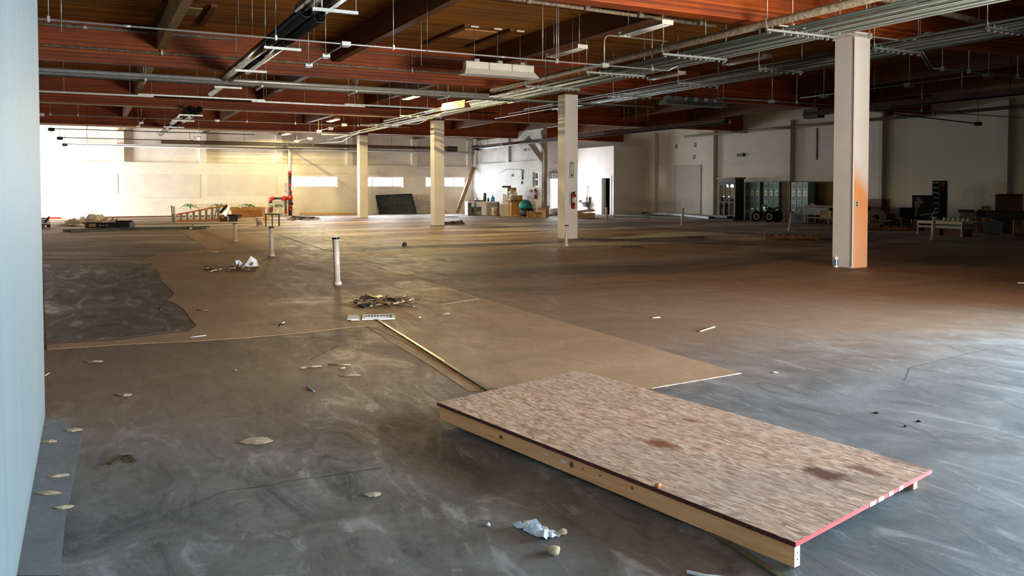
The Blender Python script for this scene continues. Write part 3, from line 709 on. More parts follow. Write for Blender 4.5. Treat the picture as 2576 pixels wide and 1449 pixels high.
# radiant tube heaters
M_heat = plain('heater_black', (20,22,26), .4, .3, .1, 4); M_refl = plain('polished_reflector', (190,205,220), .22, .9, .05, 3)
def heater(label, p0, p1, hang=6):
    p0, p1 = Vector(p0), Vector(p1); o_ = (p0+p1)/2
    t = thing('tube_heater', label, 'heater', o_, 0, 'long tube heaters under the roof'); a, b = p0-o_, p1-o_
    MB().tube([a, b], .08, 10).build('burner_tube', M_heat, t)
    d = (b-a).normalized(); s_ = d.cross(Vector((0,0,1)))
    mb = MB(); prof = [(-.2,-.06),(-.1,.1),(.1,.1),(.2,-.06)]
    vs_ = [p+s_*u+Vector((0,0,w)) for p in (a,b) for u, w in prof]+[p+s_*u*1.04+Vector((0,0,w+.012)) for p in (a,b) for u, w in prof]
    fs = [(0,1,5,4),(1,2,6,5),(2,3,7,6),(9,8,12,13),(10,9,13,14),(11,10,14,15)]
    mb.add(vs_, fs).build('reflector', M_refl, t)
    MB().beam(b-d*.6, b, .3, .3).build('burner_box', M_heat, t)
    n = hang
    for k in range(n):
        q = a+(b-a)*((k+.5)/n); MB().tube([q, q+Vector((0,0,ZD-o_.z))], .009, 5).build('hanger_rod', M_blackm, t)
heater('long black tube heater running beside the brick wall towards the column', (20.5,22.9,3.9), (20.5,44.6,3.9))
heater('long black tube heater along the north wall', (3.5,46.1,3.88), (20.0,46.1,3.9))
heater('black tube heater passing behind the nearest column', (20.9,12.0,3.9), (20.9,19.6,3.9), 4)

# pipe along the north wall, rain pipes, brackets
xrun('old_pipe', 'white painted pipe running along the north wall above the panels', 3.72, WY-.16, 94, 1185, .07, M_white, 'painted pipes on the walls', 'pipe')
t = thing('old_pipe', 'white painted pipe along the east wall with rising elbows', 'pipe', (X1-.35, 26, 4.0), 0, 'painted pipes on the walls')
qa, qb = AX(1722,344,X1-.35), AX(2600,268,X1-.35); zc = 4.0
MB().tube([(0,qa.y-26,qa.z-zc),(0,qb.y-26,qa.z-zc+.02)], .06, 8).build('pipe', M_oldpipe, t)
for px, d_ in ((1880,1),(1997,1),(2350,-1)):
    y = AX(px,330,X1-.35).y-26
    MB().tube(fillet([(0,y,qa.z-zc),(0,y,.24),(-.5,y+1.2*d_,.27)], .15), .045, 8).build('rising_elbow', M_oldpipe, t)
    MB().tube([(0,y,qa.z-zc-.06),(0,y,qa.z-zc+.1)], .075, 8).build('tee', M_oldpipe, t)

# batten lamps and the big light trough
M_lampb = plain('white_lamp_enamel', (206,206,196), .45, 0, .05, 5)
def emis(name, col, s):
    t = NT(name); t.b.inputs['Emission Color'].default_value = col; t.b.inputs['Emission Strength'].default_value = s; t.b.inputs['Base Color'].default_value = (.9,.85,.7,1); return t.m
M_tube = emis('lit_warm_tube', (1.0,.80,.36,1), 14); M_tubeoff = plain('unlit_glass_tube', (214,214,210), .25, 0, .03)
M_amber = plain('amber_diffuser', (128,64,8), .6, 0, .1)
LAMPS = [(9.5,12.9,0,'unlit batten lamp with white shade, nearest of the row'),(9.5,15.8,0,'unlit batten lamp with white shade, second of the row above the long conduit'),
         (9.58,25.7,1,'lit batten lamp with yellow glow, largest of the three lit ones'),(9.7,35.9,1,'lit batten lamp with yellow glow, middle one of the three'),(9.36,43.8,1,'lit batten lamp with yellow glow close to the north wall'),
         (13.9,14.9,0,'dim unlit batten lamp above the second rack'),(13.9,17.95,0,'dim unlit batten lamp over the column heads')]
def lamp(x, y, on, label):
    t = thing('batten_lamp', label, 'ceiling lamp', (x, y, 4.36 if y > 43 else 4.5), 0, 'batten lamps in rows'); ZL = ZD-t.location.z
    L = .68
    vs_ = []
    prof = [(-.13,-.03),(-.045,.05),(.045,.05),(.13,-.03),(.12,-.035),(.04,.04),(-.04,.04),(-.12,-.035)]
    for yy in (-L,L): vs_ += [(u,yy,w) for u, w in prof]
    n = 8; fs = [(i,(i+1)%n,(i+1)%n+n,i+n) for i in range(n)]+[tuple(reversed(range(n))),tuple(range(n,2*n))]
    MB().add(vs_, fs).build('shade', M_lampb, t)
    for u in (-.055,.055): MB().tube([(u,-L*.95,.0 if on else -.02),(u,L*.95,.0 if on else -.02)], .019, 8).build('tube', M_tube if on else M_tubeoff, t)
    for sg in (-L,L): MB().bx(-.125,sg-.012,-.035,.125,sg+.012,.05).build('lamp_holder', M_lampb, t)
    rods(t, [(0,-L*.8,.05),(0,L*.8,.05)], top=ZL)
    if on:
        for k, yy in enumerate((-.4, .4)):
            l = bpy.data.lights.new('lamp_light', 'POINT'); l.shadow_soft_size = .015; l.energy = (500,720,300)[min(2,int((y-20)/9.2))]; l.color = (1.0,.76,.32)
            o = bpy.data.objects.new('lamp_light', l); C.objects.link(o); o.parent = t; o.location = (0,yy,-.012)
for a in LAMPS: lamp(*a)
p = A(1145,272,4.0)
t = thing('batten_lamp', 'amber lit hanging light box above the third column', 'ceiling lamp', (p.x,p.y,4.08), .12, 'batten lamps in rows')
MB().hexa([(-.11,-.75,-.12),(.11,-.75,-.12),(.11,.75,-.12),(-.11,.75,-.12)],[(-.06,-.7,.12),(.06,-.7,.12),(.06,.7,.12),(-.06,.7,.12)]).build('diffuser', M_amber, t); rods(t, [(0,-.5,.1),(0,.5,.1)], top=ZD-4.08)
# light trough with three gear boxes
Yt = 17.6; a, b = AY(1168,170,Yt), AY(1340,190,Yt); zt = A(1250,190,0).z
zc = AY(1250,178,Yt).z
t = thing('light_trough', 'long white light trough with three ballast boxes hanging by chains', 'ceiling lamp', ((a.x+b.x)/2, Yt, zc))
h = (b.x-a.x)/2
MB().hexa([(-h-.08,-.2,-.14),(h+.08,-.2,-.14),(h+.08,.2,-.14),(-h-.08,.2,-.14)],[(-h,-.1,.0),(h,-.1,.0),(h,.1,.0),(-h,.1,.0)]).build('reflector', M_lampb, t)
for k in range(3):
    x0, x1 = -h+k*2*h/3+.006, -h+(k+1)*2*h/3-.006
    bev(MB().bx(x0,-.09,.0,x1,.09,.17).build('ballast_box', M_lampb, t), .01, 1)
    MB().cbx((x0+.3,0,.2), .12, .1, .07).build('gland', M_strut, t)
    MB().tube([(x0+.25,0,.17),(x0+.25,0,ZD-zc)], .008, 5).build('chain', M_galvd, t)
    MB().cbx((x0+.25,0,ZD-zc-.02), .2, .08, .03).build('ceiling_hook', M_lampb, t)
t2 = thing('light_trough', 'grey dusty light trough behind the second rack', 'ceiling lamp', (A(1745,256,3.95)), 0)
MB().hexa([(-1.1,-.2,-.12),(1.1,-.2,-.12),(1.1,.2,-.12),(-1.1,.2,-.12)],[(-1.1,-.1,.0),(1.1,-.1,.0),(1.1,.1,.0),(-1.1,.1,.0)]).build('reflector', M_galvd, t2)
for k in range(6): MB().cbx((-.9+k*.36,0,.06), .2, .16, .12).build('gear_box', M_galvd, t2)
rods(t2, [(-.9,0,0),(.9,0,0)], M_galvd, top=ZD-3.95)
# loose hanger rods left over between the runs
RODS = [(155,80,'next to the partition, before the first long girder'),(600,60,'left of the black round pipes, before the first girder'),(635,95,'just behind the upper black round pipes'),(790,100,'right of the black round pipes, above the branch conduit'),(1060,165,'under the long conduit, left of the light trough'),(1075,130,'above the long conduit, left of the light trough'),(1365,150,'right of the light trough'),(1372,205,'just beyond the right end of the light trough'),(1405,160,'behind the second batten lamp'),(1440,185,'over the head of the extinguisher column'),(1775,110,'behind the nearest rack, below the bright girder'),(1912,120,'between the two conduit racks'),(2180,60,'right of the head of the nearest column'),(2310,90,'under the top right channel'),
(1600,260,'over the dusty light trough, beyond its left end'),(1700,260,'over the dusty light trough'),(1820,250,'right of the dusty light trough'),(2200,230,'behind the nearest column, above the black heater'),(2420,230,'above the thin slanting black conduit'),(2050,270,'left of the nearest column, above the black heater'),(670,240,'by the ends of the black round pipes'),(690,240,'a step right of the ends of the black round pipes'),(900,250,'left of the largest lit lamp'),(950,270,'close beside the largest lit lamp'),(1180,300,'right of the third column head'),(1215,310,'second right of the third column head'),(1260,300,'third right of the third column head'),(1290,300,'midway between the third column and the extinguisher column'),(1330,310,'left of the extinguisher column head, high up'),
(1500,265,'right of the extinguisher column head'),(1570,300,'above the office, left one of four'),(1580,300,'above the office, second of four'),(1600,305,'above the office, third of four'),(1630,310,'above the office, rightmost of four')]
for k, (px, py, lab) in enumerate(RODS):
    p = A(px, py, 3.9+.35*random.random())
    if p.y > 46 or p.x > 28.5: continue
    o = MB().tube([p, (p.x,p.y,ZD)], .007, 5).build('hanger_rod', M_galvd if k % 2 else M_galv, None, (p.x,p.y,ZD))
    tag(o, 'bare steel rod '+lab, 'rod', 'bare hanger rods')

# ================================================================ THE PLATFORM
PT = [Vector(A(1100,1012,.138)), Vector(A(2000,1364,.112)), Vector(A(2343,1180,.112)), Vector(A(1457,931,.142))]
pc = sum(PT, Vector())/4; prz = math.atan2((PT[1]-PT[0]).y, (PT[1]-PT[0]).x)
plat = thing('wooden_platform', 'low platform of stained strand board on pine lumber, red front edge', 'platform', (pc.x,pc.y,0), prz)
Rm = Matrix.Rotation(-prz,3,'Z')
Lp = [Rm@(p-Vector((pc.x,pc.y,0))) for p in PT]      # far-left, near-left, near-right, far-right
TH = .019
to = NT('strand_board', .72, 0, .3)
def strands(t, rot, sx, sy, seed):
    v = t.mapping((sx,sy,1), (0,0,rot), (seed,seed*2,0))
    dn = t.noise(3.5, 2, .5, v); 
    vv = t.n('ShaderNodeVectorMath', operation='ADD'); t.l(v, vv.inputs[0])
    cmb = t.n('ShaderNodeCombineXYZ'); t.l(t.math('MULTIPLY', dn, .8), cmb.inputs[0]); t.l(t.math('MULTIPLY', dn, .5), cmb.inputs[1]); t.l(cmb.outputs[0], vv.inputs[1])
    q = t.n('ShaderNodeTexVoronoi', voronoi_dimensions='2D'); q.inputs['Scale'].default_value = 1; q.inputs['Randomness'].default_value = 1; t.l(vv.outputs[0], q.inputs['Vector'])
    return q.outputs['Color'], q.outputs['Distance']
c1, d1 = strands(to, .22, 20, 95, 1.3); c2, d2 = strands(to, -.5, 18, 100, 4.1); c3, d3 = strands(to, 1.1, 22, 90, 7.7)
def sep(t, c):
    q = t.n('ShaderNodeSeparateColor'); t.l(c, q.inputs[0]); return q.outputs
s1, s2, s3 = sep(to,c1), sep(to,c2), sep(to,c3)
PAL = [(0,lin((112,78,54))),(.15,lin((158,118,88))),(.5,lin((192,148,116))),(.8,lin((208,168,136))),(1,lin((228,196,164)))]
k1, k2, k3 = to.ramp(s1[0], PAL), to.ramp(s2[0], PAL), to.ramp(s3[0], PAL)
cc = to.mix(to.rng(s2[1],.45,.47), k1, k2); cc = to.mix(to.rng(s3[1],.62,.64), cc, k3); cc = to.mix(.15, cc, lin((178,136,108)))
grn = to.noise(5, 7, .72, to.mapping((7,34,1),(0,0,.15)), 1.2); cc = to.mix(to.rng(grn,.5,.68,0,.5), cc, lin((112,84,58)))
big = to.noise(1.6, 5, .6); cc = to.mix(to.rng(big,.45,.75,0,.45), cc, lin((150,132,120)))
def blot(t, c, px, py, rx, ry, colr, seed, amt=.8, ang=0):
    p = A(px, py, .12); q = Rm@(p-Vector((pc.x,pc.y,0)))
    v = t.mapping((1/rx,1/ry,0), (0,0,ang), (0,0,0), None)
    sub = t.n('ShaderNodeVectorMath', operation='SUBTRACT'); t.l(t.obj(), sub.inputs[0]); sub.inputs[1].default_value = (q.x,q.y,0)
    v = t.mapping((1/rx,1/ry,0), (0,0,ang), (0,0,0), sub.outputs[0])
    ln = t.n('ShaderNodeVectorMath', operation='LENGTH'); t.l(v, ln.inputs[0])
    nz = t.noise(9, 5, .65, t.mapping((1,1.6,1),(0,0,.2),(seed,0,0)))
    f = t.rng(t.math('ADD', ln.outputs['Value'], t.math('MULTIPLY', t.math('SUBTRACT', nz, .5), 2.6)), .45, 1.15, amt, 0)
    return t.mix(f, c, lin(colr))
for b in ((1665,1118,.11,.06,(120,58,12),1,.95),(2080,1192,.13,.08,(96,50,12),2,1.0),(2180,1180,.11,.05,(112,62,20),3,.9),(1735,1060,.08,.03,(130,76,28),4,.8),(2285,1160,.12,.07,(78,52,28),5,.55),(1350,1085,.14,.05,(116,80,52),6,.5),(2230,1215,.2,.04,(92,66,40),7,.5),(1870,1095,.08,.04,(120,92,52),8,.5),(2170,1240,.16,.03,(84,60,36),9,.4),(2020,1080,.3,.03,(146,116,70),11,.4)):
    cc = blot(to, cc, *b[:4], b[4], b[5], b[6])
to.col(cc); to.bump(to.math('ADD', s1[2], to.math('MULTIPLY', grn, .8)), .35, .003)
dn_ = Vector((0,0,-TH))
mb = MB().hexa([p+dn_ for p in Lp], Lp)
top_o = mb.build('strand_board_top', to.m, plat)
# painted near edge (red with white dabs) and dark raw side edge
tr_ = NT('red_edge_paint', .55, 0, .4); _n = tr_.noise(5, 3); _x = tr_.xyz()
tr_.col(tr_.mix(tr_.rng(tr_.noise(26,4),.45,.7,0,.5), lin((196,66,58)), lin((140,40,36))))
a, b = Lp[1], Lp[2]
def edge_strip(a, b, t, m, name, lift=0.0):
    d = (b-a).normalized(); r = d.cross(Vector((0,0,1)))
    q = lambda p,k,z: p+r*k+Vector((0,0,z))
    return MB().hexa([q(a,0,-TH),q(a,t,-TH),q(b,t,-TH),q(b,0,-TH)],[q(a,0,-.001+lift),q(a,t,-.001),q(b,t,-.001),q(b,0,-.001+lift)]).build(name, m, plat)
edge_strip(a, b, .003, tr_.m, 'painted_edge')['label'] = 'red painted edge'
d = (b-a)
for f0, f1 in ((.485,.53),(.55,.59),(.63,.665),(.71,.745)):
    p, q = a+d*f0, a+d*f1; r = d.normalized().cross(Vector((0,0,1)))*.0035
    edge_strip(p+r, q+r, .001, M_paper, 'paint_dab')
edge_strip(Lp[0], Lp[1], .002, plain('dark_red_raw_edge', (88,38,24), .8, 0, .3, 30), 'raw_edge')
# 2x4 rails on edge below
tw = NT('lumber_rail', .6, 0, .35); _v = tw.mapping((1.2,18,18)); _g = tw.noise(3, 7, .6, _v, .5)
_c = tw.ramp(_g, [(.25,lin((232,150,92))),(.55,lin((248,176,118))),(.8,lin((252,196,142)))])
def rspot(c, px, py, rx, rz, colr, amt=.85):
    pt = AD(px, py, A(px, py, .07)); q = Rm@(A(px,py,.07)-Vector((pc.x,pc.y,0)))
    sub = tw.n('ShaderNodeVectorMath', operation='SUBTRACT'); tw.l(tw.obj(), sub.inputs[0]); sub.inputs[1].default_value = (q.x,0,.07)
    v = tw.mapping((1/rx,0,1/rz),(0,0,0),(0,0,0),sub.outputs[0]); ln = tw.n('ShaderNodeVectorMath', operation='LENGTH'); tw.l(v, ln.inputs[0])
    return tw.mix(tw.rng(ln.outputs['Value'], .6, 1.0, amt, 0), c, lin(colr))
for s_ in ((1112,1032,.02,.014,(84,62,40)),(1266,1098,.022,.014,(60,40,24)),(1440,1168,.02,.02,(70,44,26)),(1480,1176,.008,.006,(50,34,20)),(1514,1195,.008,.006,(50,34,20)),(1385,1140,.03,.008,(226,216,196)),(1418,1160,.03,.012,(226,216,196)),(1610,1222,.01,.012,(90,60,34))): _c = rspot(_c, *s_)
tw.col(_c); tw.bump(_g, .15, .003)
def rail(p, q, name='lumber_rail', w=.038, zt=None, zb=(.0,.0)):
    d = (q-p).normalized(); r = d.cross(Vector((0,0,1)))*w
    B = [Vector((p.x,p.y,zb[0])), Vector((p.x,p.y,zb[0]))-r, Vector((q.x,q.y,zb[1]))-r, Vector((q.x,q.y,zb[1]))]
    T = [Vector((v.x,v.y,z)) for v, z in zip(B, (p.z-TH,p.z-TH,q.z-TH,q.z-TH))]
    return bev(MB().hexa([B[0],B[3],B[2],B[1]],[T[0],T[3],T[2],T[1]]).build(name, tw.m, plat), .003, 1)
zf, zn = Lp[0].z-TH-.089, Lp[1].z-TH-.089
ext = (Lp[1]-Lp[0]).normalized()
ins = Vector((0,-.012,0))
rail(Lp[0]+Vector((.01,.012,0)), Lp[1]+Vector((-.012,.012,0)), zb=(zf,zn))
rail(Lp[3]+Vector((.01,-.05,0)), Lp[2]+Vector((-.06,-.05,0)), zb=(Lp[3].z-TH-.089,Lp[2].z-TH-.089))
for f in (.02, .34, .67):
    p, q = Lp[0]+(Lp[1]-Lp[0])*f, Lp[3]+(Lp[2]-Lp[3])*f
    rail(p+Vector((0,.06,0)), q+Vector((0,-.1,0)), 'cross_rail', zb=(p.z-TH-.089,q.z-TH-.089))
# pale end grain at the near end of the visible rail, with nail heads
q = Lp[1]+Vector((-.0115,.012,0))
MB().bx(q.x, q.y+.001, zn+.002, q.x+.0015, q.y+.037, Lp[1].z-TH-.002).build('end_grain', plain('pale_end_grain', (220,206,180), .7, 0, .08, 40), plat)
for dz in (.03,.055): MB().tube([(q.x+.0015,q.y+.02,zn+dz),(q.x+.003,q.y+.02,zn+dz)], .003, 6).build('nail_head', M_galvd, plat)

# long flat metal strip on the floor passing beneath the platform
P0, P1 = A(945,800,.012), A(1968,1449,.012)
o_ = (P0+P1)/2; t = thing('metal_strip', 'long thin metal strip lying on the floor and passing under the platform', 'strip', (o_.x,o_.y,0), 0)
P1 = P0+(P1-P0)*1.05
MB().beam(P0-o_+Vector((0,0,.006)), P1-o_+Vector((0,0,.006)), .03, .012).build('strip', plain('olive_metal_strip', (104,100,74), .4, .35, .22, 3), t)
p, q = P0+(P1-P0)*.16, P0+(P1-P0)*.36
MB().beam(p-o_+Vector((0,0,.0135)), q-o_+Vector((0,0,.0135)), .02, .003).build('bright_face', plain('brassy_worn_face', (214,200,130), .35, .4, .25, 5), t)  # brighter brassy stretch laid along the strip
# white strip at the lower edge of the picture
P = [A(1728,1438,.01), A(1775,1449,.004), A(1850,1458,.004)]
o = MB().tube([p for p in P], .008, 6).build('plastic_strip', M_paper, None); tag(o, 'curled white plastic strip on the floor beyond the near end of the platform', 'strip')

# register grille with its missing bar
gp = [A(945,797), A(975,795), A(990,803), A(940,806)]
g0 = A(952,800); gz = math.radians(-18)
t = thing('floor_grille', 'white metal vent grille lying at the far end of the metal strip', 'grille', (g0.x,g0.y,0), gz)
W_, D_ = .36, .30
mb = MB().bx(-W_/2,-D_/2,.004,W_/2,-D_/2+.04,.02).bx(-W_/2,D_/2-.03,.004,W_/2,D_/2,.02).bx(-W_/2,-D_/2+.04,.004,-W_/2+.03,D_/2-.03,.02).bx(W_/2-.03,-D_/2+.04,.004,W_/2,D_/2-.03,.02)
mb.build('frame', M_white, t)
for k in range(8): MB().bx(-W_/2+.05+k*.034,.0,.006,-W_/2+.062+k*.034,D_/2-.03,.018).build('bar', M_white, t)
MB().bx(-W_/2+.03,-.03,.006,W_/2-.03,-.005,.019).build('cross_bar', M_white, t)
for k in (0,1):
    o = MB().bx(-.30-k*.04,-.16,.003+k*.01,-.20-k*.03,.12,.012+k*.01).build('trim_piece', M_white, t)

# ---- upright plastic pipes
def upright(base, topp, r, label, cap=M_black, foot=True, m=M_pvc):
    b = A(*base); s_ = mpp(b); h = (base[1]-topp[1])*s_; dx = (topp[0]-base[0])*s_
    lean = RT*dx
    t = thing('standpipe', label, 'pipe', b, 0, 'white plastic pipes rising from the floor')
    e = Vector((lean.x, lean.y, h))
    MB().tube([(0,0,-.01), e*.965], r, 14).build('pipe', m, t)
    if cap: MB().tube([e*.955, e], r*1.22, 14).build('cap', cap, t)
    if foot:
        MB().lathe([(r*1.35,0),(r*1.35,.05),(r*1.05,.06)], (0,0,0), 14).build('collar', m, t)
    return t
upright((849,717),(845,596),.048,'tallest nearest white standpipe with a black cap, left of the debris heap')
upright((684,645),(683,570),.048,'white standpipe with a black cap, next beyond the nearest one')
upright((592,608),(591,561),.048,'white standpipe with a black cap, before the cardboard and bucket')
upright((1424,619),(1425,566),.045,'white standpipe with a black cap at the foot of the extinguisher column')
upright((1715,566),(1718,523),.05,'white standpipe in front of the sealed door panel',cap=M_pvc)
upright((1986,580),(1992,531),.05,'white standpipe with a black cap before the right-hand lockers')
upright((2346,604),(2350,545),.055,'white standpipe in front of the white trestle table',cap=M_pvc)
upright((1526,552),(1526,520),.05,'yellowish standpipe before the office doorway')
upright((1378,545),(1379,517),.06,'yellowish standpipe by the litter near the bright doorway',cap=M_pvc)
upright((487,576),(487,563),.06,'stubby standpipe behind the metal sheets')
upright((479,577),(479,570),.05,'lowest stubby standpipe behind the metal sheets')
a = A(440,560)
t = thing('standpipe', 'pair of leaning white standpipes with a grey box between them, left of the ladder', 'pipe', a, 0, 'white plastic pipes rising from the floor'); s_ = mpp(a)
MB().tube([(0,0,0), RT*(-2*s_)+Vector((0,0,40*s_))], .045, 10).build('pipe', M_pvc, t); MB().tube([RT*(-5*s_), RT*(-8*s_)+Vector((0,0,42*s_))], .035, 10).build('pipe', M_pvc, t)
MB().cbx(RT*(-4*s_)+Vector((0,0,14*s_)), .12, .12, .3).build('box', plain('grey_box',(90,90,86),.5), t)
for k, (dx, hh) in enumerate(((-2,40),(-8,42))): MB().cbx(RT*(dx*s_)+Vector((0,0,hh*s_)), .1, .1, .03).build('cap', M_pvc, t)

# ---- small things on the near floor
M_scrapw = plain('torn_white_plaster_paper', (222,224,228), .7, 0, .12, 30)
p = A(1352,1338); t = MB().sheet((0,0,0), .085, .19, .032, 5, 7, 9, .31, .42)
o = t.build('torn_paper', M_scrapw, None, (0,0,0)); o.location = p; solid(o, .004); tag(o, 'torn crumpled white paper scrap with ragged edges on the near floor', 'scrap')
for i, (x, y, sx, sy, sz, lab, m) in enumerate(((1392,1392,.03,.024,.02,'pale crumb of plaster below the torn paper scrap',M_tan),(1414,1344,.026,.02,.014,'brownish crumb of plaster beside the torn paper scrap',M_tan),(1228,1322,.01,.01,.008,'tiny pale crumb beyond the torn paper scrap',M_scrapw),(1654,1222,.016,.012,.012,'small orange chip lying on the edge of the platform',plain('orange_chip',(224,128,72),.7)))):
    o = MB().rock((0,0,sz*.5), sx, sy, sz, 11+i, 2).build('plaster_crumb', m, None, (0,0,0)); o.location = A(x,y) if i < 3 else AD(x,y,A(x,y,.125))+Vector((0,0,-.004)); tag(o, lab, 'crumb', 'plaster crumbs')
LEAF = [(785,922,.075,.045,'pale curled flake with a smaller one beside it, left of the metal strip'),(315,994,.06,.035,'oval tan flake on the dark floor in front of the partition end'),(645,1110,.085,.075,'round tan flake alone on the scuffed floor left of the platform'),
        (186,1083,.055,.035,'curled tan flake just past the end of the partition'),(124,1112,.05,.025,'curled flake against the foot of the partition, farthest one there'),(145,1199,.055,.022,'narrow pale flake by the partition foot, above the dark spots'),
        (122,1242,.06,.025,'pale flake by the partition foot, second from the picture bottom'),(160,1277,.05,.026,'roundest pale flake by the partition foot, nearest one'),(237,910,.08,.04,'faint tan flake on the brown floor band near the partition'),(880,945,.09,.03,'faint long flake right of the curled pair'),(590,932,.02,.012,'tiny pale flake on the brown floor'),(760,925,.04,.03,'smaller curled flake next to the pale curled one'),
        (2205,1040,.022,.014,'dark little flake beyond the far corner of the platform'),(2312,1061,.02,.016,'black chip with pale edge right of the platform'),(2278,1074,.016,.01,'smaller black chip right of the platform'),(1948,938,.03,.015,'pale chip just right of the white floor edge'),(940,1245,.04,.03,'crumbled pale patch of dirt left of the platform rail')]
for i, (x, y, a_, b_, lab) in enumerate(LEAF):
    p = A(x, y); mb = MB(); n = 9; rnd = random.Random(i)
    ring = [Vector((math.cos(2*PI*k/n)*a_*rnd.uniform(.75,1.15), math.sin(2*PI*k/n)*b_*rnd.uniform(.75,1.15), a_*0+.003+.005*rnd.random())) for k in range(n)]
    vs_ = ring+[Vector((0,0,.012))]+[v-Vector((0,0,.003)) for v in ring]
    fs = [(k,(k+1)%n,n) for k in range(n)]+[(k,n+1+k,n+1+(k+1)%n,(k+1)%n) for k in range(n)]+[tuple(n+1+k for k in reversed(range(n)))]
    m = M_blackm if 'black' in lab or 'dark' in lab.split()[0:1] else (M_tan if 'tan' in lab else M_paper if 'palest' in lab else M_tan)
    o = mb.add(vs_, fs).build('flake', m, None, (0,0,0)); o.location = p; o.rotation_euler.z = -CYAW+rnd.uniform(-.3,.3); tag(o, lab, 'flake', 'flakes and chips on the floor')
# sticks, strings, nails
def stick(px, r, label, m=M_tan, name='wood_splinter', cat='stick', z=.004):
    P = [A(x,y,z) for x, y in px]; o = MB().tube(P, r, 5).build(name, m); return tag(o, label, cat, 'splinters and strings on the floor')
stick([(478,849),(518,844)], .006, 'straight white splinter on the dark joint band', M_paper)
stick([(1110,766),(1140,762),(1170,757),(1205,752)], .004, 'thin pale string stretched across the brown floor', M_tan, 'string', 'string')
stick([(825,916),(880,918)], .005, 'thin pale splinter right of the curled flakes'); stick([(852,927),(868,925)], .006, 'short bent splinter right of the curled flakes')
stick([(772,972),(790,984)], .006, 'grey bent nail on the scuffed floor', M_galv, 'nail', 'nail'); stick([(1112,791),(1130,789)], .008, 'short pale splinter right of the grille')
stick([(1052,800),(1058,798)], .012, 'pale chip on a dark dust streak right of the grille'); stick([(918,742),(934,743)], .01, 'pale splinter beyond the debris heap'); stick([(495,781),(522,781)], .012, 'flat brown splinter on the infill', M_cardd)
stick([(702,820),(715,813)], .014, 'black twisted wire on the brown infill', M_black, 'wire', 'wire'); stick([(400,778),(412,776)], .015, 'black clip on the dark slab', M_black, 'clip', 'clip'); stick([(112,945),(124,938)], .005, 'pale straw at the foot of the partition')
stick([(1760,834),(1798,822)], .008, 'pale splinter on the floor right of the infill'); stick([(1640,800),(1660,798)], .008, 'small pale splinter beyond the infill edge'); stick([(530,634),(548,634)], .015, 'small white splinter by the broken slab edge', M_paper)
stick([(2560,712),(2590,712)], .012, 'white splinter at the picture edge', M_paper)
# folded metal bracket
P = [A(275,1167,.006), A(312,1143,.006), A(322,1143,.006), A(338,1161,.006)]
t = thing('metal_bracket', 'folded brown metal strap lying on the floor before the partition', 'bracket', P[1])
MB().beam(P[0]-P[1], Vector((0,0,0)), .022, .006).build('long_arm', plain('brown_metal',(92,70,44),.4,.6), t); MB().beam(P[2]-P[1], P[3]-P[1], .022, .006).build('short_arm', plain('brown_metal',(92,70,44),.4,.6), t); MB().cbx((P[2]-P[1])*.5, .05, .02, .006).build('bend', M_galv, t)
# comb of white ties
a, b = A(697,682), A(735,681); t = thing('staple_strip', 'toothed white strip of staples on the brown infill', 'strip', a); d = b-a
MB().beam(Vector((0,0,.006)), d+Vector((0,0,.006)), .012, .008).build('spine', M_tan, t)
for k in range(10): q = d*(k/9); MB().cbx(q+Vector((.0,-.05,.006)), .014, .09, .008).build('tooth', M_tan, t)
# debris heaps: counted by nobody
def debris(name, label, px0, px1, py0, py1, n, seed, big):
    rnd = random.Random(seed); P = [A(px0,(py0+py1)/2), A(px1,(py0+py1)/2)]; mb = [MB(), MB(), MB()]
    c = (P[0]+P[1])/2; L = (P[1]-P[0])/2; dpt = (A((px0+px1)/2,py0)-A((px0+px1)/2,py1))/2
    for i in range(n):
        u, w = rnd.uniform(-1,1), rnd.gauss(0,.45); p = L*u+dpt*w+Vector((0,0,.006+.045*rnd.random()*(1-abs(w)*.6)*big))
        k = rnd.randrange(3); a_ = rnd.uniform(0,PI)
        if rnd.random() < .55:
            l = rnd.uniform(.06,.24)*big; e = Vector((math.cos(a_),math.sin(a_),rnd.uniform(-.12,.12)))*l/2; e.z = max(e.z, -p.z+.004); mb[k].beam(p-e, p+e, .012*big, .006*big)
        else: mb[k].cbx(p, rnd.uniform(.03,.11)*big, rnd.uniform(.02,.07)*big, .012*big, a_, rnd.uniform(-.3,.3))
    t = thing(name, label, 'debris', c)
    for q, m, nm in zip(mb, (plain('debris_dark',(46,38,26),.8,0,.3,20), plain('debris_brown',(120,88,52),.8,0,.3,20), plain('debris_pale',(198,176,140),.8,0,.2,20)), ('dark_scraps','brown_scraps','pale_scraps')):
        q.build(nm, m, t)['kind'] = 'stuff'
    return t
t = debris('debris_heap', 'swept heap of dark twigs and scraps on the brown infill', 903, 1030, 752, 774, 110, 3, 1.5)
q = A(945,760)-Vector(t.location); MB().rock(q+Vector((0,0,.05)), .1, .07, .05, 4, 2).build('sponge_lump', plain('yellow_sponge',(206,172,100),.8), t)
t = debris('debris_heap', 'flat heap of pale twigs with a scrap of white tissue', 520, 645, 674, 684, 60, 5, 1.4)
q = A(620,676)-Vector(t.location); solid(MB().sheet(q+Vector((0,0,.03)), .32, .25, .16, 3, 6, 5, .4, .5).build('tissue', M_paper, t), .005)
debris('debris_heap', 'low heap of yellow splinters beside the dark plank', 715, 800, 548, 556, 60, 8, 2.2)
debris('debris_heap', 'low litter heap before the bright doorway', 1378, 1404, 540, 546, 60, 9, 2.6)
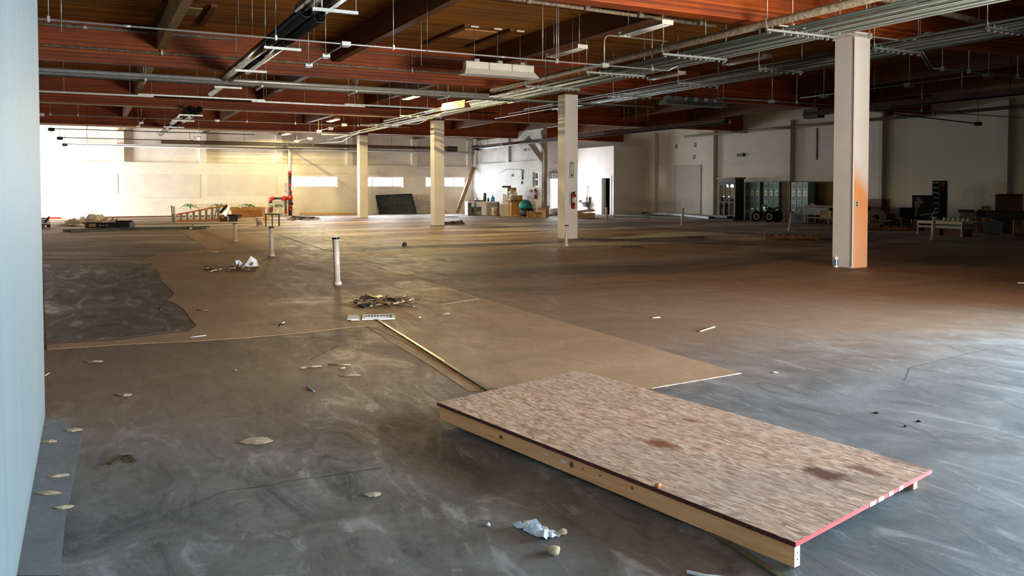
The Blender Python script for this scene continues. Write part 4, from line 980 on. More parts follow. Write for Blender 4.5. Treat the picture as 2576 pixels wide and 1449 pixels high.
# stone lump, rag by the third column
o = MB().rock((0,0,.05), .07, .06, .075, 3, 1, .3).build('stone', plain('dark_stone',(60,58,54),.8,0,.2), None, (0,0,0)); o.location = A(1018,620); tag(o, 'small dark stone standing alone on the shiny floor', 'stone')
for i, (x, y, sx, sy, hz, lab) in enumerate(((1138,564,1.0,.7,.12,'dark crumpled rag on the floor right of the third column'),(1126,546,1.1,.5,.02,'flat dark rag on the floor beyond the third column'),(1590,622,.5,.2,.03,'small dark rag on the floor between the columns'),(1750,598,.5,.2,.02,'thin dark scrap right of the extinguisher column'))):
    o = MB().sheet((0,0,0), sx, sy, hz, 20+i, 8, 6, -CYAW, .3).build('rag', plain('dark_rag',(58,50,36),.9,0,.25,8), None, (0,0,0)); o.location = A(x,y); solid(o, .012); tag(o, lab, 'rag')
# spray can
p = A(2103,672); t = thing('spray_can', 'blue and white spray can at the foot of the nearest column', 'can', p)
MB().lathe([(.034,0),(.036,.004),(.036,.03)], n=18).build('base_band', M_paper, t); MB().lathe([(.036,.03),(.036,.15)], n=18).build('label_band', plain('blue_label',(44,122,186),.4), t); MB().lathe([(.036,.15),(.036,.165),(.022,.185),(.016,.19)], n=18).build('shoulder', M_paper, t)
MB().lathe([(.012,.19),(.014,.195),(.014,.212),(.0,.214)], n=14).build('cap', M_paper, t)
g = MB(); R_ = .0365
for a0, a1, z0, z1, nm, m in ((-1.95,-1.5,.03,.15,'white_panel',M_paper),(-2.6,-2.1,.098,.122,'dark_band',M_black)):
    a0 -= .45; a1 -= .45
    mb = MB(); k = 6
    vs_ = [Vector((R_*math.cos(a0+(a1-a0)*i/k), R_*math.sin(a0+(a1-a0)*i/k), z)) for z in (z0,z1) for i in range(k+1)]
    mb.add(vs_, [(i,i+1,i+k+2,i+k+1) for i in range(k)], True).build(nm, m, t)

# ---- wooden pallet on the floor
def pallet(p, w, d, rz, label, h=.13, loc_z=0):
    t = thing('pallet', label, 'pallet', p, rz, 'pallets'); m = plain('warm_pallet_wood',(124,78,38),.7,0,.2,5)
    for k in range(7): MB().bx(-w/2+k*w/6.5-.0, -d/2, h-.02, -w/2+k*w/6.5+w/9, d/2, h).build('deck_board', m, t)
    for y in (-d/2,-.05,d/2-.1): MB().bx(-w/2, y, .02, w/2, y+.1, h-.02).build('stringer', m, t)
    for k in (0,3,6): MB().bx(-w/2+k*w/6.5, -d/2, 0, -w/2+k*w/6.5+w/9, d/2, .02).build('foot_board', m, t)
    return t
p = A(1990,600); pallet(p, 1.5, 1.2, -.75, 'flat wooden pallet lying on the floor before the lockers')

# ================================================================ WALL AND COLUMN FIXTURES
def text(body, size, m, parent, loc, rot, name='lettering', ext=.002, sp=1.0):
    cu = bpy.data.curves.new(name, 'FONT'); cu.body = body; cu.size = size; cu.extrude = ext; cu.align_x = 'CENTER'; cu.align_y = 'CENTER'; cu.space_character = sp
    cu.materials.append(m); tmp = bpy.data.objects.new(name, cu); C.objects.link(tmp); me = bpy.data.meshes.new_from_object(tmp.evaluated_get(bpy.context.evaluated_depsgraph_get())); bpy.data.objects.remove(tmp); o = bpy.data.objects.new(name, me); C.objects.link(o); o.parent = parent; o.location = loc; o.rotation_euler = rot; return o
M_blk = plain('black_print', (24,22,22), .6); M_redp = plain('red_print', (200,40,36), .5)
def extinguisher(base, h, label, nrm, strip=True):
    """base: point at the foot, on a wall; nrm: unit vector away from the wall"""
    rz = math.atan2(nrm[1], nrm[0])+PI/2
    t = thing('fire_extinguisher', label, 'fire extinguisher', Vector(base)+Vector(nrm)*.09, rz, 'fire extinguishers'); s = h/.62
    r = .078*s
    MB().lathe([(r*.9,0),(r,.015*s),(r,.21*s)], n=20).build('lower_body', M_red2, t)
    MB().lathe([(r*1.004,.21*s),(r*1.004,.40*s)], n=20).build('label_band', plain('label_cream',(206,196,178),.5), t)
    MB().lathe([(r,.40*s),(r,.44*s),(r*.85,.485*s),(r*.4,.515*s),(r*.3,.54*s)], n=20).build('shoulder', M_red2, t)
    MB().lathe([(.025*s,.53*s),(.03*s,.54*s),(.028*s,.575*s),(.0,.58*s)], n=12).build('valve', M_black, t)
    MB().beam((-.02*s,0,.575*s),(.10*s,0,.60*s),.02*s,.012*s).beam((-.02*s,0,.59*s),(.09*s,0,.55*s),.02*s,.01*s).build('handle', M_redp, t)
    MB().tube(fillet([(-.02*s,0,.56*s),(-.12*s,0,.53*s),(-.12*s,0,.18*s),(-.10*s,0,.13*s)], .1*s), .011*s, 8).build('hose', M_blackm, t)
    MB().cbx((0,.085*s,.42*s), .05*s, .03*s, .10*s).build('wall_bracket', M_black, t)
    if strip: MB().cbx((.012*s,-r-.002,.2*s), .022*s, .004, .40*s).build('white_tag', M_paper, t)
    return t
M_red2 = plain('deep_red_enamel', (128,22,18), .3, 0, .1, 6)
Yc2 = CY0+CS
q = AY(1440,525,Yc2); q2 = AY(1440,480,Yc2)
extinguisher((q.x,Yc2,q.z), q2.z-q.z, 'red fire extinguisher with cream label hung on the second column', (0,-1,0))
q, q2 = AY(1438,447,Yc2), AY(1438,409,Yc2); w = .14
t = thing('extinguisher_sign', 'narrow upright sign with border and down arrow on the second column', 'sign', (q.x, Yc2-.006, q.z)); h = q2.z-q.z
MB().bx(-w/2,-.003,0,w/2,.003,h).build('plate', M_white, t)
fr = MB().bx(-w/2,-.006,0,-w/2+.014,-.003,h).bx(w/2-.014,-.006,0,w/2,-.003,h).bx(-w/2+.014,-.006,h-.02,w/2-.014,-.003,h).bx(-w/2+.014,-.006,0,w/2-.014,-.003,.012); fr.build('border', M_blk, t)
MB().add([(-.045,-.007,.10),(.045,-.007,.10),(0,-.007,.03),(-.045,-.0035,.10),(.045,-.0035,.10),(0,-.0035,.03)], [(0,2,1),(3,4,5),(0,1,4,3),(1,2,5,4),(2,0,3,5)]).build('arrow', M_blk, t)
text('FIRE EXTINGUISHER', .058, M_blk, t, (0,-.006,h*.58), (PI/2,-PI/2,0), sp=.9)
q = AX(1354,495,BX0); q2 = AX(1354,481,BX0)
extinguisher((BX0,q.y+.15,AX(1355,501,BX0).z), .62, 'red fire extinguisher on the white brick wall under the sash window', (-1,0,0), False)
# EXIT sign
q = AY(1397,408,AYB); t = thing('exit_sign', 'white exit sign with red letters above the bright doorway', 'sign', (q.x+.18, AYB-.03, q.z-.16))
MB().bx(-.33,-.02,0,.33,.03,.32).build('plate', M_white, t); text('EXIT', .27, M_redp, t, (.02,-.023,.16), (PI/2,0,0))
for sx in (-1,1): MB().add([(sx*.31,-.023,.16),(sx*.27,-.023,.2),(sx*.27,-.023,.12)],[(0,1,2) if sx > 0 else (0,2,1)]).build('chevron', M_redp, t)
# end post, brace and drain pipe at the end of the brick wall
struct('trim_2', MB().bx(BX0-.03,BYE-.14,0,BX0+.3,BYE,4.34), M_white, None)
o = MB().hexa([(BX0-1.05,BYE-.12,4.05),(BX0-.03,BYE-.12,2.9),(BX0-.03,BYE,2.9),(BX0-1.05,BYE,4.05)],[(BX0-.8,BYE-.12,4.3),(BX0-.03,BYE-.12,3.35),(BX0-.03,BYE,3.35),(BX0-.8,BYE,4.3)]).build('trim_3', M_white, None, (0,0,0)); o['kind'] = 'structure'
q = AY(1371,400,BYE-.3); t = thing('drain_pipe', 'white and grey downpipe on the end post of the brick wall', 'pipe', (q.x,BYE-.24,0), 0, 'painted pipes on the walls')
MB().tube(fillet([(0,0,1.85),(0,0,3.5),(-.25,0,3.9)], .2), .075, 10).build('upper_pipe', M_white, t); MB().tube([(0,0,.0),(0,0,1.86)], .08, 10).build('lower_pipe', plain('grey_pipe_paint',(150,150,152),.6), t)
# thin conduits and small boxes on the brick wall
def wl(pts, r, label, m=M_galvd, X=BX0-.02):
    P = [AX(x,y,X) for x, y in pts]; o = MB().tube(fillet(P,.15), r, 6).build('wall_conduit', m); return tag(o, label, 'conduit', 'conduits on the brick wall')
wl([(1258,434),(1275,426),(1313,426),(1313,452)], .02, 'thin conduit looping across the upper brick wall')
wl([(1316,426),(1315,452)], .018, 'short straight conduit hanging on the brick wall'); wl([(1313,456),(1313,463)], .05, 'short thick conduit stub on the brick wall')
for i, (x, y) in enumerate(((1289,441),(1336,480),(1322,377))):
    q = AX(x,y,BX0); o = MB().cbx((BX0-.03,q.y,q.z), .06, .25, .14).build('wall_box', plain('wall_box_grey',(110,104,92),.6), None); tag(o, ['small dark box on the brick wall above the cardboard','double outlet box on the brick wall below the window','small dark plate high on the brick wall'][i], 'box')
# riser pipe down the north wall and the red sprinkler valve set
rx = AY(729,400,WY-.2).x; ry = WY-.22
t = thing('rain_pipe', 'broad white pipe coming down the north wall above the red valves', 'pipe', (rx,ry,2.45), 0, 'painted pipes on the walls')
MB().tube([(0,0,0),(0,0,1.3)], .09, 12).build('pipe', M_white, t)
t = thing('sprinkler_riser', 'black and red sprinkler riser with valves and side arm on the north wall', 'pipe', (rx,ry,0))
zz = lambda y: AY(729,y,ry).z
dp = plain('riser_black_pipe', (52,54,58), .45, .2, .12, 6)
MB().tube([(0,0,0),(0,0,zz(432))], .085, 12).build('riser_pipe', dp, t)
for y0, y1, r in ((443,441,.12),(469,464,.1),(482,480,.12),(502,491,.13),(524,514,.11),(528,525,.13),(436,431,.1)):
    MB().tube([(0,0,zz(y0)),(0,0,zz(y1))], r, 12).build('flange', M_red if r != .11 else M_red2, t)
ax_ = lambda x: AY(x,500,ry).x-rx
zA = zz(499)
MB().tube([(ax_(684),-.0,zA),(0,0,zA)], .06, 10).build('side_arm', dp, t)
MB().tube([(ax_(722),0,zA),(ax_(710),0,zA)], .11, 10).build('arm_valve', M_red, t); MB().tube([(ax_(716),0,zA),(ax_(716),0,zz(493))], .06, 8).build('valve_wheel_post', M_red2, t)
MB().tube(fillet([(ax_(690),0,zA),(ax_(681),0,zA),(ax_(681),0,zz(506))], .12), .09, 10).build('elbow', M_red, t)
MB().tube([(ax_(681),0,zz(511)),(ax_(681),0,zz(505))], .075, 10).build('elbow_stub', dp, t)
MB().tube([(ax_(719),0,zA),(ax_(719),0,zz(532))], .045, 8).build('drain_leg', dp, t); MB().tube([(ax_(719),0,zz(537)),(ax_(719),0,zz(531))], .08, 10).build('drain_valve', M_red, t)
MB().tube([(0,-.12,zz(507)),(.05,-.2,zz(511)),(.12,-.1,zz(513))], .045, 8).build('hose_loop', M_blackm, t)
for y in (462,474): MB().tube([(ax_(720),0,zz(y)),(0,0,zz(y))], .012, 6).build('gauge_line', M_black, t); MB().tube([(ax_(720),-.03,zz(y-2)),(ax_(720),.03,zz(y-2))], .07, 10).build('gauge', M_galv, t)
for y in (514,525): pass
t = thing('red_bin', 'faded red wall valve hanging below the side arm of the riser', 'valve', (rx+ax_(681),ry,zz(534)))
MB().lathe([(.09,0),(.12,.1),(.13,.32),(.08,.4)], n=12).build('body', plain('faded_red',(150,70,60),.6), t)
# white trough with green sprigs along the north wall
ta_, tb_ = AY(488,516,46.7), AY(712,520,46.7)
t = thing('long_trough', 'long white double rail standing low before the north wall', 'rail', ((ta_.x+tb_.x)/2,46.7,0)); h = (tb_.x-ta_.x)/2
cr = plain('cream_rail', (222,214,192), .6)
zt0, zt1 = AY(600,514,46.7).z, AY(600,520,46.7).z
for z in (zt0, zt1): MB().bx(-h,-.03,z-.035,h,.03,z+.02).build('rail', cr, t)
for k in range(6): MB().bx(-h+k*2*h/5-.025,-.025,0,-h+k*2*h/5+.025,.025,zt0).build('post', cr, t)
M_leaf = plain('green_leaf', (78,136,52), .6, 0, .25, 10); M_leafb = plain('blue_green_leaf', (70,120,110), .6, 0, .2, 10)
for i, x in enumerate((476,551,628,700)):
    q = AY(x,518,46.45); t = thing('plant_sprig', ['green sprig on a white stalk, left of the ladder top','green sprig drooping just behind the ladder top','green sprig rising behind the brown cardboard','green sprig beside the red riser and black table'][i], 'plant', (q.x,46.45,0), 0, 'green sprigs at the north wall')
    MB().tube([(0,0,0),(0,0,q.z)], .03, 6).build('stalk', cr, t)
    for k in range(11):
        a_ = k*2.4+i; l = .34+.14*((k*7+i)%3); dx, dy = math.cos(a_)*l, math.sin(a_)*l*.6
        b_ = Vector((0,0,q.z-.02)); tip = b_+Vector((dx,dy,.02-.10*(k%3))); mid = (b_+tip)/2+Vector((0,0,.12)); sd = Vector((-dy,dx,0)).normalized()*.055
        MB().add([b_, mid-sd, tip, mid+sd, b_-Vector((0,0,.012)), mid-sd-Vector((0,0,.012)), tip-Vector((0,0,.012)), mid+sd-Vector((0,0,.012))], [(0,1,2,3),(7,6,5,4),(0,4,5,1),(1,5,6,2),(2,6,7,3),(3,7,4,0)]).build('leaf', M_leaf if k % 3 else M_leafb, t)

# ================================================================ CLUTTER
def fbase(x0, x1, yb): return A((x0+x1)/2, yb)
def carton(x0, x1, yt, yb, depth, rz, label, m=M_card, flaps=0, tape=True, z=0, group='cardboard boxes', p=None, w=None, h=None, name='cardboard_box'):
    p = p or fbase(x0, x1, yb); s_ = mpp(p); w = w or (x1-x0)*s_; h = h or (yb-yt)*s_
    p = p+Vector((0,0,z)) + Vector((math.sin(-rz)*-1*0,0,0))
    d = depth; c = p+Vector((-math.sin(rz)*d/2, math.cos(rz)*d/2, 0))
    t = thing(name, label, 'box', c, rz, group); e = .012
    if flaps:
        MB().bx(-w/2,-d/2,0,w/2,-d/2+e,h).bx(-w/2,d/2-e,0,w/2,d/2,h).bx(-w/2,-d/2+e,0,-w/2+e,d/2-e,h).bx(w/2-e,-d/2+e,0,w/2,d/2-e,h).bx(-w/2+e,-d/2+e,0,w/2-e,d/2-e,e).build('walls', m, t)
        f = min(w,d)*.42
        for sgn, ang in ((-1,flaps),(1,flaps*.7)):
            a_ = Vector((0,sgn*d/2,h)); o_ = a_+Vector((0,sgn*math.cos(ang)*f,math.sin(ang)*f)); u = Vector((w/2,0,0)); n_ = Vector((0,0,.012))
            MB().hexa([a_-u,a_+u,o_+u,o_-u] if sgn > 0 else [o_-u,o_+u,a_+u,a_-u],[q+n_ for q in ([a_-u,a_+u,o_+u,o_-u] if sgn > 0 else [o_-u,o_+u,a_+u,a_-u])]).build('flap', m, t)
        for sgn, ang in ((-1,flaps*.5),(1,-.2)):
            a_ = Vector((sgn*w/2,0,h)); o_ = a_+Vector((sgn*math.cos(ang)*f,0,math.sin(ang)*f)); u = Vector((0,d/2,0)); n_ = Vector((0,0,.012))
            B = [a_-u,o_-u,o_+u,a_+u] if sgn > 0 else [o_-u,a_-u,a_+u,o_+u]
            MB().hexa(B,[q+n_ for q in B]).build('flap', m, t)
    else:
        bev(MB().bx(-w/2,-d/2,0,w/2,d/2,h).build('body', m, t), .008, 1)
        MB().bx(-w/2-.002,-.004,h-.001,w/2+.002,.004,h+.002).build('lid_seam', M_cardd, t)
        if tape: MB().bx(-.03,-d/2-.002,h*.7,.03,-d/2,h+.002).build('tape', plain('tan_tape',(196,166,116),.4), t)
    return t
VR = -CYAW
# far left
t = thing('folded_bench', 'stack of folded grey trestle benches at the partition edge', 'bench', fbase(98,126,572), VR+.1); s_ = mpp(t.location); w = 28*s_
for k in range(4): MB().cbx((-.3-.02*k, 0, (8+k*5)*s_), w+.5, .3, 3.2*s_).build('bench_top', plain('grey_green_bench',(86,92,86),.5,.2), t)
MB().cbx((-.35,0,3*s_), w*.9+.2, .35, 6*s_).build('base', M_black, t)
for k in range(2): MB().beam((w/2-.15+.05*k,-.12,.2),(w/2+.02,-.12,.42),.05,.05).build('leg', plain('blue_leg',(56,84,112),.5), t)
MB().lathe([(.0,0),(.07,.02),(.07,.1),(0,.12)],(w/2-.02,-.1,0),10).build('wheel', M_black, t)
lw = plain('white_rubble_sheet', (216,206,198), .7, 0, .1, 6)
p = fbase(146,292,568); s_ = mpp(p)
for i, (x, y, sx, sy, hz, lab, m) in enumerate(((205,566,1.5,.7,.2,'crumpled white plastic sheet at the left of the rubbish pile',lw),(178,569,1.0,.5,.1,'flat white sheet at the far left of the rubbish pile',M_paper),(268,566,1.1,.7,.28,'pinkish folded board at the right of the rubbish pile',plain('pinkish_board',(206,180,162),.7)),(230,560,1.2,.6,.3,'pale torn board behind the white funnel of the rubbish pile',lw))):
    o = MB().sheet((0,0,0), sx, sy, hz, 30+i, 9, 7, VR, .35).build('plastic_sheet', m, None, (0,0,0)); o.location = A(x,y); solid(o, .02); tag(o, lab, 'sheet', 'rubbish pile by the north wall')
p = A(233,563); t = thing('white_funnel', 'big rounded white bag standing on the rubbish pile', 'bag', p); s_ = mpp(p)
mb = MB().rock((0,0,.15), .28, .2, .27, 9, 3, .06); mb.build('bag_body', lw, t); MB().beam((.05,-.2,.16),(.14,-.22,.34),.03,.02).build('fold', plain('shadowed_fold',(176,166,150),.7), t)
MB().beam((-.45,-.1,.3),(-.2,-.1,.1),.4,.03).build('torn_flap', lw, t)
# long black box on metal sheets
p = fbase(222,333,579); s_ = mpp(p); w = 111*s_; h = 14.5*s_
t = thing('black_case', 'long low black box with a printed label on its near end', 'box', p+Vector((0,.25,.07)), VR+.02)
bev(MB().bx(-w/2,-.22,0,w/2,.22,h).build('body', plain('black_carton',(22,22,24),.6), t), .01, 1)
MB().bx(-w/2-.002,-.225,0,-w/2+.06,.225,h).build('end_band', plain('brown_end',(120,100,84),.7), t)
MB().bx(-w/2+.08,-.226,h*.15,-w/2+.42,-.22,h*.85).build('label_panel', plain('dark_red_label',(62,30,26),.6), t)
MB().bx(-w/2+.15,-.229,h*.25,-w/2+.38,-.226,h*.8).build('label_window', plain('cream_label',(170,150,100),.6), t)
for k in range(3): MB().bx(-w/2+.5+k*.12,-.228,h*.4,-w/2+.58+k*.12,-.22,h*.6).build('print_mark', plain('grey_print',(140,140,140),.6), t)
MB().bx(-w*.5+.0,-.2,h,-w*.1,.2,h+.03).build('lid_board', plain('pale_board',(176,160,134),.7), t); MB().cbx((w*.2,.1,h+.03), .3, .1, .06).cbx((w*.36,.1,h+.03), .4, .1, .06).build('straps', M_black, t)
for i, (x0, y0, x1, y1, wd, hh, lab, z) in enumerate(((176,585,515,575,.35,.06,'long pale green metal sheet under the black box',0),(158,584,330,580,.25,.08,'dark metal channel sticking out left of the black box',.02),(300,580,528,576,.12,.05,'thin grey channel on top of the metal sheets',.06))):
    a, b = A(x0,y0), A(x1,y1); o_ = (a+b)/2; o = MB().beam(a+Vector((0,0,hh/2+z)), b+Vector((0,0,hh/2+z)), wd, hh).build('metal_sheet', plain('green_grey_metal',(72,72,56),.55,.2,.15,3) if i != 1 else plain('dark_metal',(34,36,34),.5,.4), None); tag(o, lab, 'metal sheet', 'metal sheets on the floor')
# ladder on its side
a, b = A(446,557), A(552,553); s_ = mpp((a+b)/2)
t = thing('step_ladder', 'orange step ladder lying on its side before the north wall', 'ladder', a); fo = plain('orange_fibreglass', (186,104,52), .5); al = plain('aluminium_step', (128,120,102), .55, .2)
u = b-a; U = Vector((0,0,1))
def lp(f, top): return u*f+(U*s_*(17+17*f) if top else U*.03)
MB().beam(lp(-.02,0), lp(1.05,0), .05, .07).build('rail', fo, t); MB().beam(lp(-.03,1), lp(1.2,1), .05, .07).build('rail', fo, t)
for k in range(7):
    f = .07+k*.148; MB().beam(lp(f,0), lp(f,1)+u*.012, .05, .13, up=u.normalized()).build('step', al, t)
for f in (.78,.9): MB().beam(lp(f,0)+Vector((0,.5,0)), lp(f+.04,1)+Vector((0,.1,0)), .04, .06).build('rear_leg', al, t)
MB().beam(lp(1.02,1)-U*.3, lp(1.2,1), .05, .12).build('ladder_top', M_black, t)
for f in (.35,.5,.65): MB().beam(lp(f,1)-U*.02, lp(f-.03,1)-U*.14+u*.06, .03, .02).build('brace', al, t)
# cardboard heap by the ladder
p = fbase(582,660,552); s_ = mpp(p); w = 78*s_
t = carton(582,660,524,556,.5,VR,'wide brown cardboard carton lying open beside the bucket',plain('ochre_card',(158,108,48),.8),p=p,w=w,h=30*s_)
MB().bx(-w/2-.06,-.27,30*s_-.16,w/2+.02,-.25,30*s_+.02).build('torn_flap', M_card, t); MB().cbx((-w*.2,-.28,30*s_+.02), .1, .02, .12, 0, 0, .5).build('torn_corner', M_paper, t)
carton(588,644,548,557.5,.35,VR,'low white carton in front of the wide brown carton',plain('white_carton',(206,192,168),.7),tape=False,group='cardboard boxes')
carton(551,570,545,557,.4,VR+.2,'small dark brown box right of the ladder foot',plain('brown_wood_box',(96,68,36),.7))
carton(574,597,545,557.5,.35,VR-.3,'near black box with torn lid beside the brown carton',plain('dark_box',(44,30,28),.7),flaps=.7)
carton(658,672,543,555,.4,VR,'yellowish carton peeping out behind the bucket',plain('yellow_carton',(190,144,52),.7))
p = A(578,548); solid(tag(MB().sheet((0,0,.02), .5, .4, .5, 44, 7, 6, .3, .5).build('crumpled_paper', M_paper, None, (0,0,0)), 'crumpled white paper between the small dark boxes', 'paper'), .01).location = p
def bucket(x, yt, yb, wpx, label, band=None):
    p = A(x,yb); s_ = mpp(p); h = (yb-yt)*s_; r = wpx*s_/2
    t = thing('bucket', label, 'bucket', p, VR, 'white buckets')
    MB().lathe([(r*.84,0),(r*.86,.01),(r*.97,h*.9)], n=20).build('body', plain('bucket_white',(218,204,182),.45), t); MB().lathe([(r*1.05,h*.88),(r*1.05,h),(r*.96,h),(r*.9,h*.9)], n=20).build('rim', M_paper, t)
    MB().tube([Vector((math.cos(a_)*r*1.06, -abs(math.sin(a_))*r*1.0-.01, h*.9-abs(math.sin(a_))*h*.35)) for a_ in [PI*k/10 for k in range(11)]], .008, 5).build('handle', M_galv, t)
    k = 8; rr = lambda z: r*(.84+.13*z/h*1.1)*1.012
    for nm, m, z0, z1, a0, a1 in (('label', band or plain('bucket_label',(176,140,104),.6), h*.12, h*.5, -2.1, -.6), ('label_upper', plain('bucket_label_pale',(200,190,176),.6), h*.5, h*.7, -2.1, -.6)):
        vs_ = [Vector((rr(z)*math.cos(a0+(a1-a0)*i/k), rr(z)*math.sin(a0+(a1-a0)*i/k), z)) for z in (z0,z1) for i in range(k+1)]
        MB().add(vs_, [(i,i+1,i+k+2,i+k+1) for i in range(k)], True).build(nm, m, t)
    return t
bucket(653,546,570.5,19,'white bucket with a brown label before the brown carton',plain('bucket_brown',(150,88,44),.6))
bucket(1243,522,541,14,'white bucket with a tan label before the white desk')
# small black table
p = fbase(671,707,569); s_ = mpp(p); w = 37*s_; h = 32*s_
t = thing('small_table', 'small dark table with four thin legs beside the bucket', 'table', p, VR+.05)
MB().bx(-w/2,-.25,h-.05,w/2,.35,h).build('top', plain('dark_table_top',(58,46,30),.5), t)
for x, y in ((-w/2+.03,-.22),(w/2-.03,-.22),(-w/2+.16,.3),(w/2-.16,.3)): MB().bx(x-.018,y-.018,0,x+.018,y+.018,h-.05).build('leg', M_black, t)
# dark plank on splinters, timber along the wall foot
a, b = A(740,551), A(786,553); o = MB().beam(a+Vector((0,0,.1)), b+Vector((0,0,.09)), .3, .12).build('dark_plank', plain('dark_beam',(58,46,34),.7), None); tag(o, 'short dark beam lying on yellow splinters beside the table', 'beam')
a, b = AY(756,537,46.95), AY(900,537,46.95); o = MB().beam((a.x,46.95,.1),(b.x,46.95,.05),.12,.1).build('timber', M_pine, None); tag(o, 'long pale timber lying along the north wall under the first window', 'timber')
o = MB().beam((a.x+1.2,46.75,.05),(b.x+.4,46.75,.05),.1,.08).build('timber', M_pine, None); tag(o, 'second pale timber lying in front of the first along the north wall', 'timber')
# black ribbed panel leaning on the wall
q = [AY(945,492,46.9), AY(1034,488,46.9), AY(1046,535,46.4), AY(955,535,46.4)]
q[2].z = q[3].z = .0
t = thing('dock_board', 'big dark blue grey dock panel leaning against the north wall', 'panel', (q[2]+q[3])/2); o_ = (q[2]+q[3])/2; th = Vector((0,-.06,.0))
dk = plain('chalky_blue_black', (52,60,62), .6, 0, .35, 5)
MB().hexa([q[3]-o_+th, q[2]-o_+th, q[2]-o_, q[3]-o_],[q[0]-o_+th, q[1]-o_+th, q[1]-o_, q[0]-o_]).build('board', dk, t)
for f in (.0,.3,.55,.78): 
    a, b = q[0]+(q[3]-q[0])*f-o_+th, q[1]+(q[2]-q[1])*f-o_+th; MB().beam(a, b, .04, .05).build('rib', M_black if f == 0 else plain('rib_grey',(40,46,48),.6), t)
for f0, f1 in ((q[0],q[3]),(q[1],q[2])): MB().beam(f0-o_+th, f1-o_+th, .05, .07).build('edge_frame', M_black, t)
# white radiator like frame
a, b = AY(1044,536,46.7), AY(1084,536,46.7); zt_ = AY(1060,489,46.95).z
t = thing('slatted_frame', 'white frame of rounded upright bars leaning on the north wall', 'frame', ((a.x+b.x)/2,46.7,0)); h = (b.x-a.x)/2; n = 9
sl = plain('ivory_bar', (198,192,178), .5)
for k in range(n):
    x = -h+.08+k*(2*h-.16)/(n-1)*1.25; MB().tube([(x,0,0),(x,.2,zt_)], .045, 8).build('bar', sl, t)
MB().beam((-h,-.04+.1,zt_*.55),(h*1.4,.06,zt_*.55),.05,.26).build('band', plain('grey_band',(160,160,158),.5), t)
carton(1112,1121,526,534,.3,VR,'little brown box behind the third column',M_card,p=Vector((AY(1117,534,46.3).x,46.3,0)),w=.25,h=.2)
# poles leaning in the corner
a, b = AY(1161,533,46.0), AY(1189,380,47.0); a.z = .03; o = MB().tube([a, b], .03, 8).build('white_pole', M_pvc, None); tag(o, 'thin white pole leaning up the north wall in the corner', 'pole')
a, b = AY(1150,531,45.7), AY(1192,421,46.75); a.z = .06; o = MB().beam(a, b, .22, .12, up=(0,-1,0)).build('timber_post', plain('stained_timber',(150,112,72),.6,0,.25,6), None); tag(o, 'stained timber leaning into the corner behind the white pole', 'timber')
# desk with things on it
p = AX(1212,537,20.2); p.z = 0; s_ = mpp(p); w = 80*s_; h = 34*s_
t = thing('white_desk', 'white desk with grey side panels beside the brick wall', 'desk', p, VR+.25)
MB().bx(-w/2,-.4,h-.07,w/2,.4,h).build('desk_top', M_paper, t); gp_ = plain('grey_desk_panel',(168,160,144),.6)
MB().bx(-w/2,-.38,0,-w/2+.05,.38,h-.07).build('side_panel', M_paper, t); MB().bx(-.06,-.38,0,.2,.38,h-.07).build('pedestal', M_paper, t)
MB().bx(.2,-.36,0,w/2-.35,.36,h-.07).build('modesty_panel', gp_, t); MB().bx(w/2-.35,-.34,0,w/2-.02,.34,h-.07).build('end_panel', plain('blue_grey_panel',(160,166,162),.6), t)
MB().bx(-w/2+.05,.3,0,-.06,.34,h-.07).build('back_panel', gp_, t); MB().bx(-w/2+.25,-.37,h-.3,-.06,.2,h-.08).build('drawer', M_paper, t)
Rz = Matrix.Rotation(VR+.25,3,'Z'); dl = Vector(t.location)
def ondesk(x, y=-.1): return dl+Rz@Vector((x,y,h))
def bottle(name, label, x, r, hh, m, y=-.1, neck=.5):
    t = thing(name, label, 'bottle', ondesk(x,y), 0, 'things on the white desk'); MB().lathe([(r*.9,0),(r,.02),(r,hh*.55),(r*neck,hh*.8),(r*neck*.9,hh*.92)], n=12).build('body', m, t); MB().lathe([(r*neck,hh*.92),(r*neck,hh)], n=10).build('cap', M_black, t)
bottle('black_flask','tall black flask standing on the white desk',.15,.09,.48,plain('flask_black',(20,32,30),.4),-.1,.95)
bottle('blue_bottle','bright blue bottle on the right end of the white desk',.62,.12,.36,plain('blue_bottle',(54,140,206),.35),-.1,.3)
bottle('brown_jar','short brown jar between the flask and the blue bottle',.36,.06,.2,plain('brown_jar',(90,60,46),.4),-.1,.8)
bottle('glass_jar','small clear jar at the left half of the white desk',-.3,.08,.2,plain('pale_jar',(190,196,194),.2),.0,.9)
o = MB().bx(-.3,-.08,0,.35,.08,.07).build('black_bar', M_black, None, (0,0,0)); o.location = ondesk(-.22,-.3); o.rotation_euler.z = VR+.25; tag(o, 'flat black bar lying along the front of the white desk', 'bar')
o = MB().bx(-.1,-.07,0,.1,.07,.06).build('wood_block', plain('orange_block',(186,120,66),.6), None, (0,0,0)); o.location = ondesk(-.75,-.3); o.rotation_euler.z = VR+.25; tag(o, 'small orange wooden block on the white desk', 'block')
o = solid(MB().sheet((0,0,0),.1,.6,.03,61,3,6,0,.4).build('blue_rag', plain('teal_rag',(60,120,140),.7), None, (0,0,0)),.01); o.location = A(1198,521)*1; o.location = ondesk(-.5,-.52)+Vector((0,0,-.35)); o.rotation_euler = (PI/2,0,VR+.25); tag(o, 'narrow teal rag hanging over the front of the white desk', 'rag')
